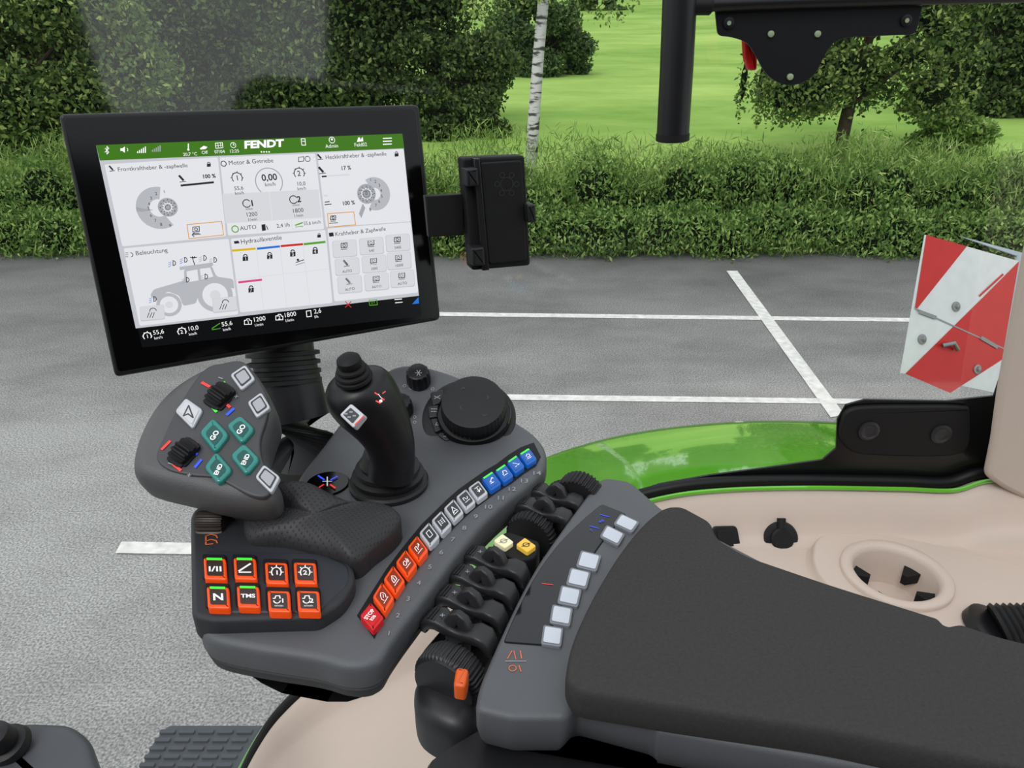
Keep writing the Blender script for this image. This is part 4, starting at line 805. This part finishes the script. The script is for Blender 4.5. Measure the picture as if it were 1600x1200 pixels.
def leafobj(name,blobs,n,size,mt,parent=None,core=.72,up=0,asp=.55,lo=.55,hi=1.22):
    w=np.array([b[1][0]*b[1][1]+b[1][2]*b[1][0] for b in blobs]); w=w/w.sum()
    idx=np.random.choice(len(blobs),n,p=w); ctr=np.array([tuple(b[0]) for b in blobs])[idx]; rad=np.array([b[1] for b in blobs])[idx]
    d=np.random.normal(size=(n,3)); d/=np.linalg.norm(d,axis=1,keepdims=True); rr=np.random.triangular(lo,.95,hi,(n,1))
    C=ctr+d*rad*rr; A=np.random.normal(size=(n,3)); A[:,2]+=up; A/=np.linalg.norm(A,axis=1,keepdims=True); B=np.cross(A,np.random.normal(size=(n,3))); B/=np.linalg.norm(B,axis=1,keepdims=True)
    s=size*np.random.uniform(.6,1.3,(n,1)); A=A*s*.6; B=B*s*asp*.6
    vs=np.stack([C-A,C-B,C+A,C+B],1).reshape(-1,3)
    base=np.array(parent['base']) if parent is not None else np.zeros(3)
    verts=(vs-base).tolist(); faces=np.arange(4*n).reshape(-1,4).tolist(); mi=[0]*n
    me=bpy.data.meshes.new(name)
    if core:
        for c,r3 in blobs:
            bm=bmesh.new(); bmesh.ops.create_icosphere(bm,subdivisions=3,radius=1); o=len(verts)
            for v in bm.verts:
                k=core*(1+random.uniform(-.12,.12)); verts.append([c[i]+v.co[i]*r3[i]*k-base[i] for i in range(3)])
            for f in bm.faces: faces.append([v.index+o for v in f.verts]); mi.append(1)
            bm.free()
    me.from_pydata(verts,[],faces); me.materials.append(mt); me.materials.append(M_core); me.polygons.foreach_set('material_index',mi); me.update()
    o=bpy.data.objects.new(name,me); COL.objects.link(o); o['base']=tuple(base)
    if parent is not None: o.parent=parent
    return o
def crown(px,py,Y,rpx,nb,spread=.62):
    k=PY(px+1,py,Y).x-PY(px,py,Y).x; c=PY(px,py,Y); R=rpx*k; out=[]
    for i in range(nb):
        a=random.uniform(0,2*PI); e=random.uniform(-1,1); r=R*random.uniform(.12,.34)
        out.append((V((c.x+R*spread*math.cos(a)*1.1*random.uniform(.6,1.1),c.y+R*.25*math.sin(a),c.z+R*spread*e)),(r*1.1,r*.8,r*.75)))
    return out,c,R
def tree(label,px,py,Y,rpx,nb,n,size,mt,trunk=None,tr=.12,core=.6,name='leafy_tree',grp='trees behind the hedge',hang=False):
    bl,c,R=crown(px,py,Y,rpx,nb); gx=trunk if trunk is not None else px; base=PY(gx,py,Y); z0=.6 if Y<30 else 2; root=thing(name,label,'tree' if 'tree' in name else 'bush',(base.x,Y,z0),grp)
    if hang:   # drooping outer twigs
        for i in range(26):
            a=random.uniform(-1,1); top=V((c.x+R*a,c.y+random.uniform(-.3,.3),c.z-R*.35)); L=R*random.uniform(.1,.32)
            bl.append((top-V((0,0,L*.5)),(R*.05,R*.05,L)))
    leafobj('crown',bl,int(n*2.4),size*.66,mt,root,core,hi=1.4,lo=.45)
    m=MB(); m.tube([(base.x,Y,z0),(base.x+.05,Y,z0+(c.z-z0)*.5),(c.x,Y,c.z)],[tr,tr*.8,tr*.5],10)
    for k in range(5):
        f=.45+.1*k; p=V((base.x,Y,z0)).lerp(V((c.x,Y,c.z)),f); m.tube([p,p+V((R*.3*(-1)**k,0,R*.25)),p+V((R*.5*(-1)**k,0,R*.35))],[tr*.35,tr*.25,tr*.1],8)
    m.build('trunk',M_bark,root); return root
tree('leafy tree at the far left edge with yellowish leaf tips',40,90,14,215,48,24000,.14,L_mid)
tree('tall dim green tree behind the top left corner of the monitor',290,60,19,235,56,22000,.18,L_dark)
tree('dense dark tree right behind the monitor top edge',540,75,17,225,60,26000,.15,L_dark)
tree('dark round bush between the monitor and the white birch',700,140,16,110,30,12000,.13,L_dark,name='round_bush')
tree('mid green bush just left of the birch trunk',845,50,28,95,20,8000,.2,L_far,name='round_bush')
tree('spreading tree with thin dark trunk standing behind the meadow edge',1370,20,13.6,200,46,16000,.12,L_mid,trunk=1350,tr=.13,core=.5,hang=True)
tree('dark tree at the right edge above the warning board',1570,90,19,150,34,14000,.17,L_dark)
tree('grey green bush low between spreading tree and warning board',1475,225,14.2,72,16,7000,.11,L_brt,name='round_bush')
tree('distant dark tree clump at the top of the meadow',1060,-5,95,80,14,5000,.7,L_far)
tree('distant tree seen just left of the black tube at the meadow top',930,-5,80,50,14,4000,.7,L_far)
tree('wide green tree glimpsed through the bracket plate',1210,5,60,90,16,6000,.45,L_far)
bl=[]
for x in np.linspace(-110,110,34):
    for zz in (8,18): 
        if zz==8 and abs(x-12)<9: continue
        bl.append((V((x+random.uniform(-2,2),118+random.uniform(-3,3),zz+random.uniform(-2,2)+(4 if abs(x-12)<12 else 0))),(6,4,7)))
o=leafobj('distant_forest',bl,24000,1.2,L_far,None,.9); tag(o,'dense dark forest filling the skyline behind meadow and trees','forest',kind='stuff')
bmat,nt,b=nodemat('birch bark'); tc=nt.nodes.new('ShaderNodeTexCoord'); mp=nt.nodes.new('ShaderNodeMapping'); mp.inputs['Scale'].default_value=(3,3,14); n1=nt.nodes.new('ShaderNodeTexNoise'); n1.inputs['Scale'].default_value=1.3; n1.inputs['Detail'].default_value=5; nt.links.new(tc.outputs['Object'],mp.inputs[0]); nt.links.new(mp.outputs[0],n1.inputs['Vector']); r=nt.nodes.new('ShaderNodeValToRGB'); r.color_ramp.elements[0].position=.40; r.color_ramp.elements[0].color=rgb(70,70,64); r.color_ramp.elements[1].position=.5; r.color_ramp.elements[1].color=rgb(212,212,206); nt.links.new(n1.outputs['Fac'],r.inputs[0]); nt.links.new(r.outputs[0],b.inputs['Base Color']); b.inputs['Roughness'].default_value=.8
q=PY(830,270,12.8); t=thing('birch_tree','slim white birch trunk rising from the hedge in front of the meadow','tree',tuple(q)); m=MB(); m.tube([PY(828,300,12.8),PY(833,200,12.8),PY(841,90,12.8),PY(849,0,12.8),PY(853,-200,12.8)],[.1,.1,.09,.085,.07],14); m.build('trunk',bmat,t)
leafobj('hanging_leaves',[(PY(950,-8,12.6),(.5,.4,.4)),(PY(770,0,12.6),(.6,.4,.25)),(PY(880,-40,12.6),(.8,.5,.4))],1500,.06,L_mid,t,0)
bl=[]
for x in np.linspace(-11.5,11.5,70):
    bl.append((V((x+random.uniform(-.1,.1),10.70+random.uniform(-.2,.12),.28+random.uniform(-.12,.06))),(.38,.45,.34)))
    bl.append((V((x+random.uniform(-.1,.1),11.5+random.uniform(-.25,.2),.62+random.uniform(-.25,.2))),(.42,.5,.42)))
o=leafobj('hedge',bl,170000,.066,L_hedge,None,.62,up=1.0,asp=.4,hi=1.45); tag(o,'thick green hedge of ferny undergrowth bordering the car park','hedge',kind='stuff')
bl=[(V((x,12.1+random.uniform(-.9,.9),.95+random.uniform(-.3,.22))),(.45,.4,.3)) for x in np.linspace(-12,12,90)]+[(V((x,10.5+random.uniform(-.1,.2),.15)),(.3,.2,.18)) for x in np.linspace(-12,12,60)]
o=leafobj('tall_grass',bl,60000,.14,L_brt,None,0,up=1.5,asp=.09,hi=1.8); tag(o,'tall thin grass blades growing in and along the hedge','grass',kind='stuff')
# ================================================================ LIGHT, CAMERA
wd=bpy.data.worlds.new('World'); SC.world=wd; wd.use_nodes=True; nt=wd.node_tree; bg=nt.nodes['Background']
tc=nt.nodes.new('ShaderNodeTexCoord'); sx=nt.nodes.new('ShaderNodeSeparateXYZ'); nt.links.new(tc.outputs['Generated'],sx.inputs[0]); r=nt.nodes.new('ShaderNodeValToRGB'); e=r.color_ramp.elements; e[0].position=.0; e[0].color=(.8,.84,.84,1); e[1].position=.9; e[1].color=(.98,1.0,1.05,1); x=e.new(.25); x.color=(.85,.9,.93,1); nt.links.new(sx.outputs['Z'],r.inputs[0]); nt.links.new(r.outputs[0],bg.inputs[0]); bg.inputs[1].default_value=1.05
sl=bpy.data.lights.new('sun','SUN'); sl.energy=1.2; sl.angle=math.radians(25); so_=bpy.data.objects.new('sun',sl); COL.objects.link(so_); so_.rotation_euler=(math.radians(35),math.radians(-25),0)
cd=bpy.data.cameras.new('cam'); cd.sensor_width=36; cd.lens=36*F/1600; cd.clip_start=.02; cd.clip_end=500; co=bpy.data.objects.new('camera',cd); COL.objects.link(co); co.location=CAM; co.rotation_euler=(PI/2-PIT,0,0); SC.camera=co
if ZOOM:
    cd.lens*=ZOOM[2]; cd.shift_x=(ZOOM[0]-800)/1600*ZOOM[2]; cd.shift_y=-(ZOOM[1]-600)/1600*ZOOM[2]
SC.view_settings.view_transform='Standard'
for o in bpy.data.objects:
    if 'base' in o: del o['base']
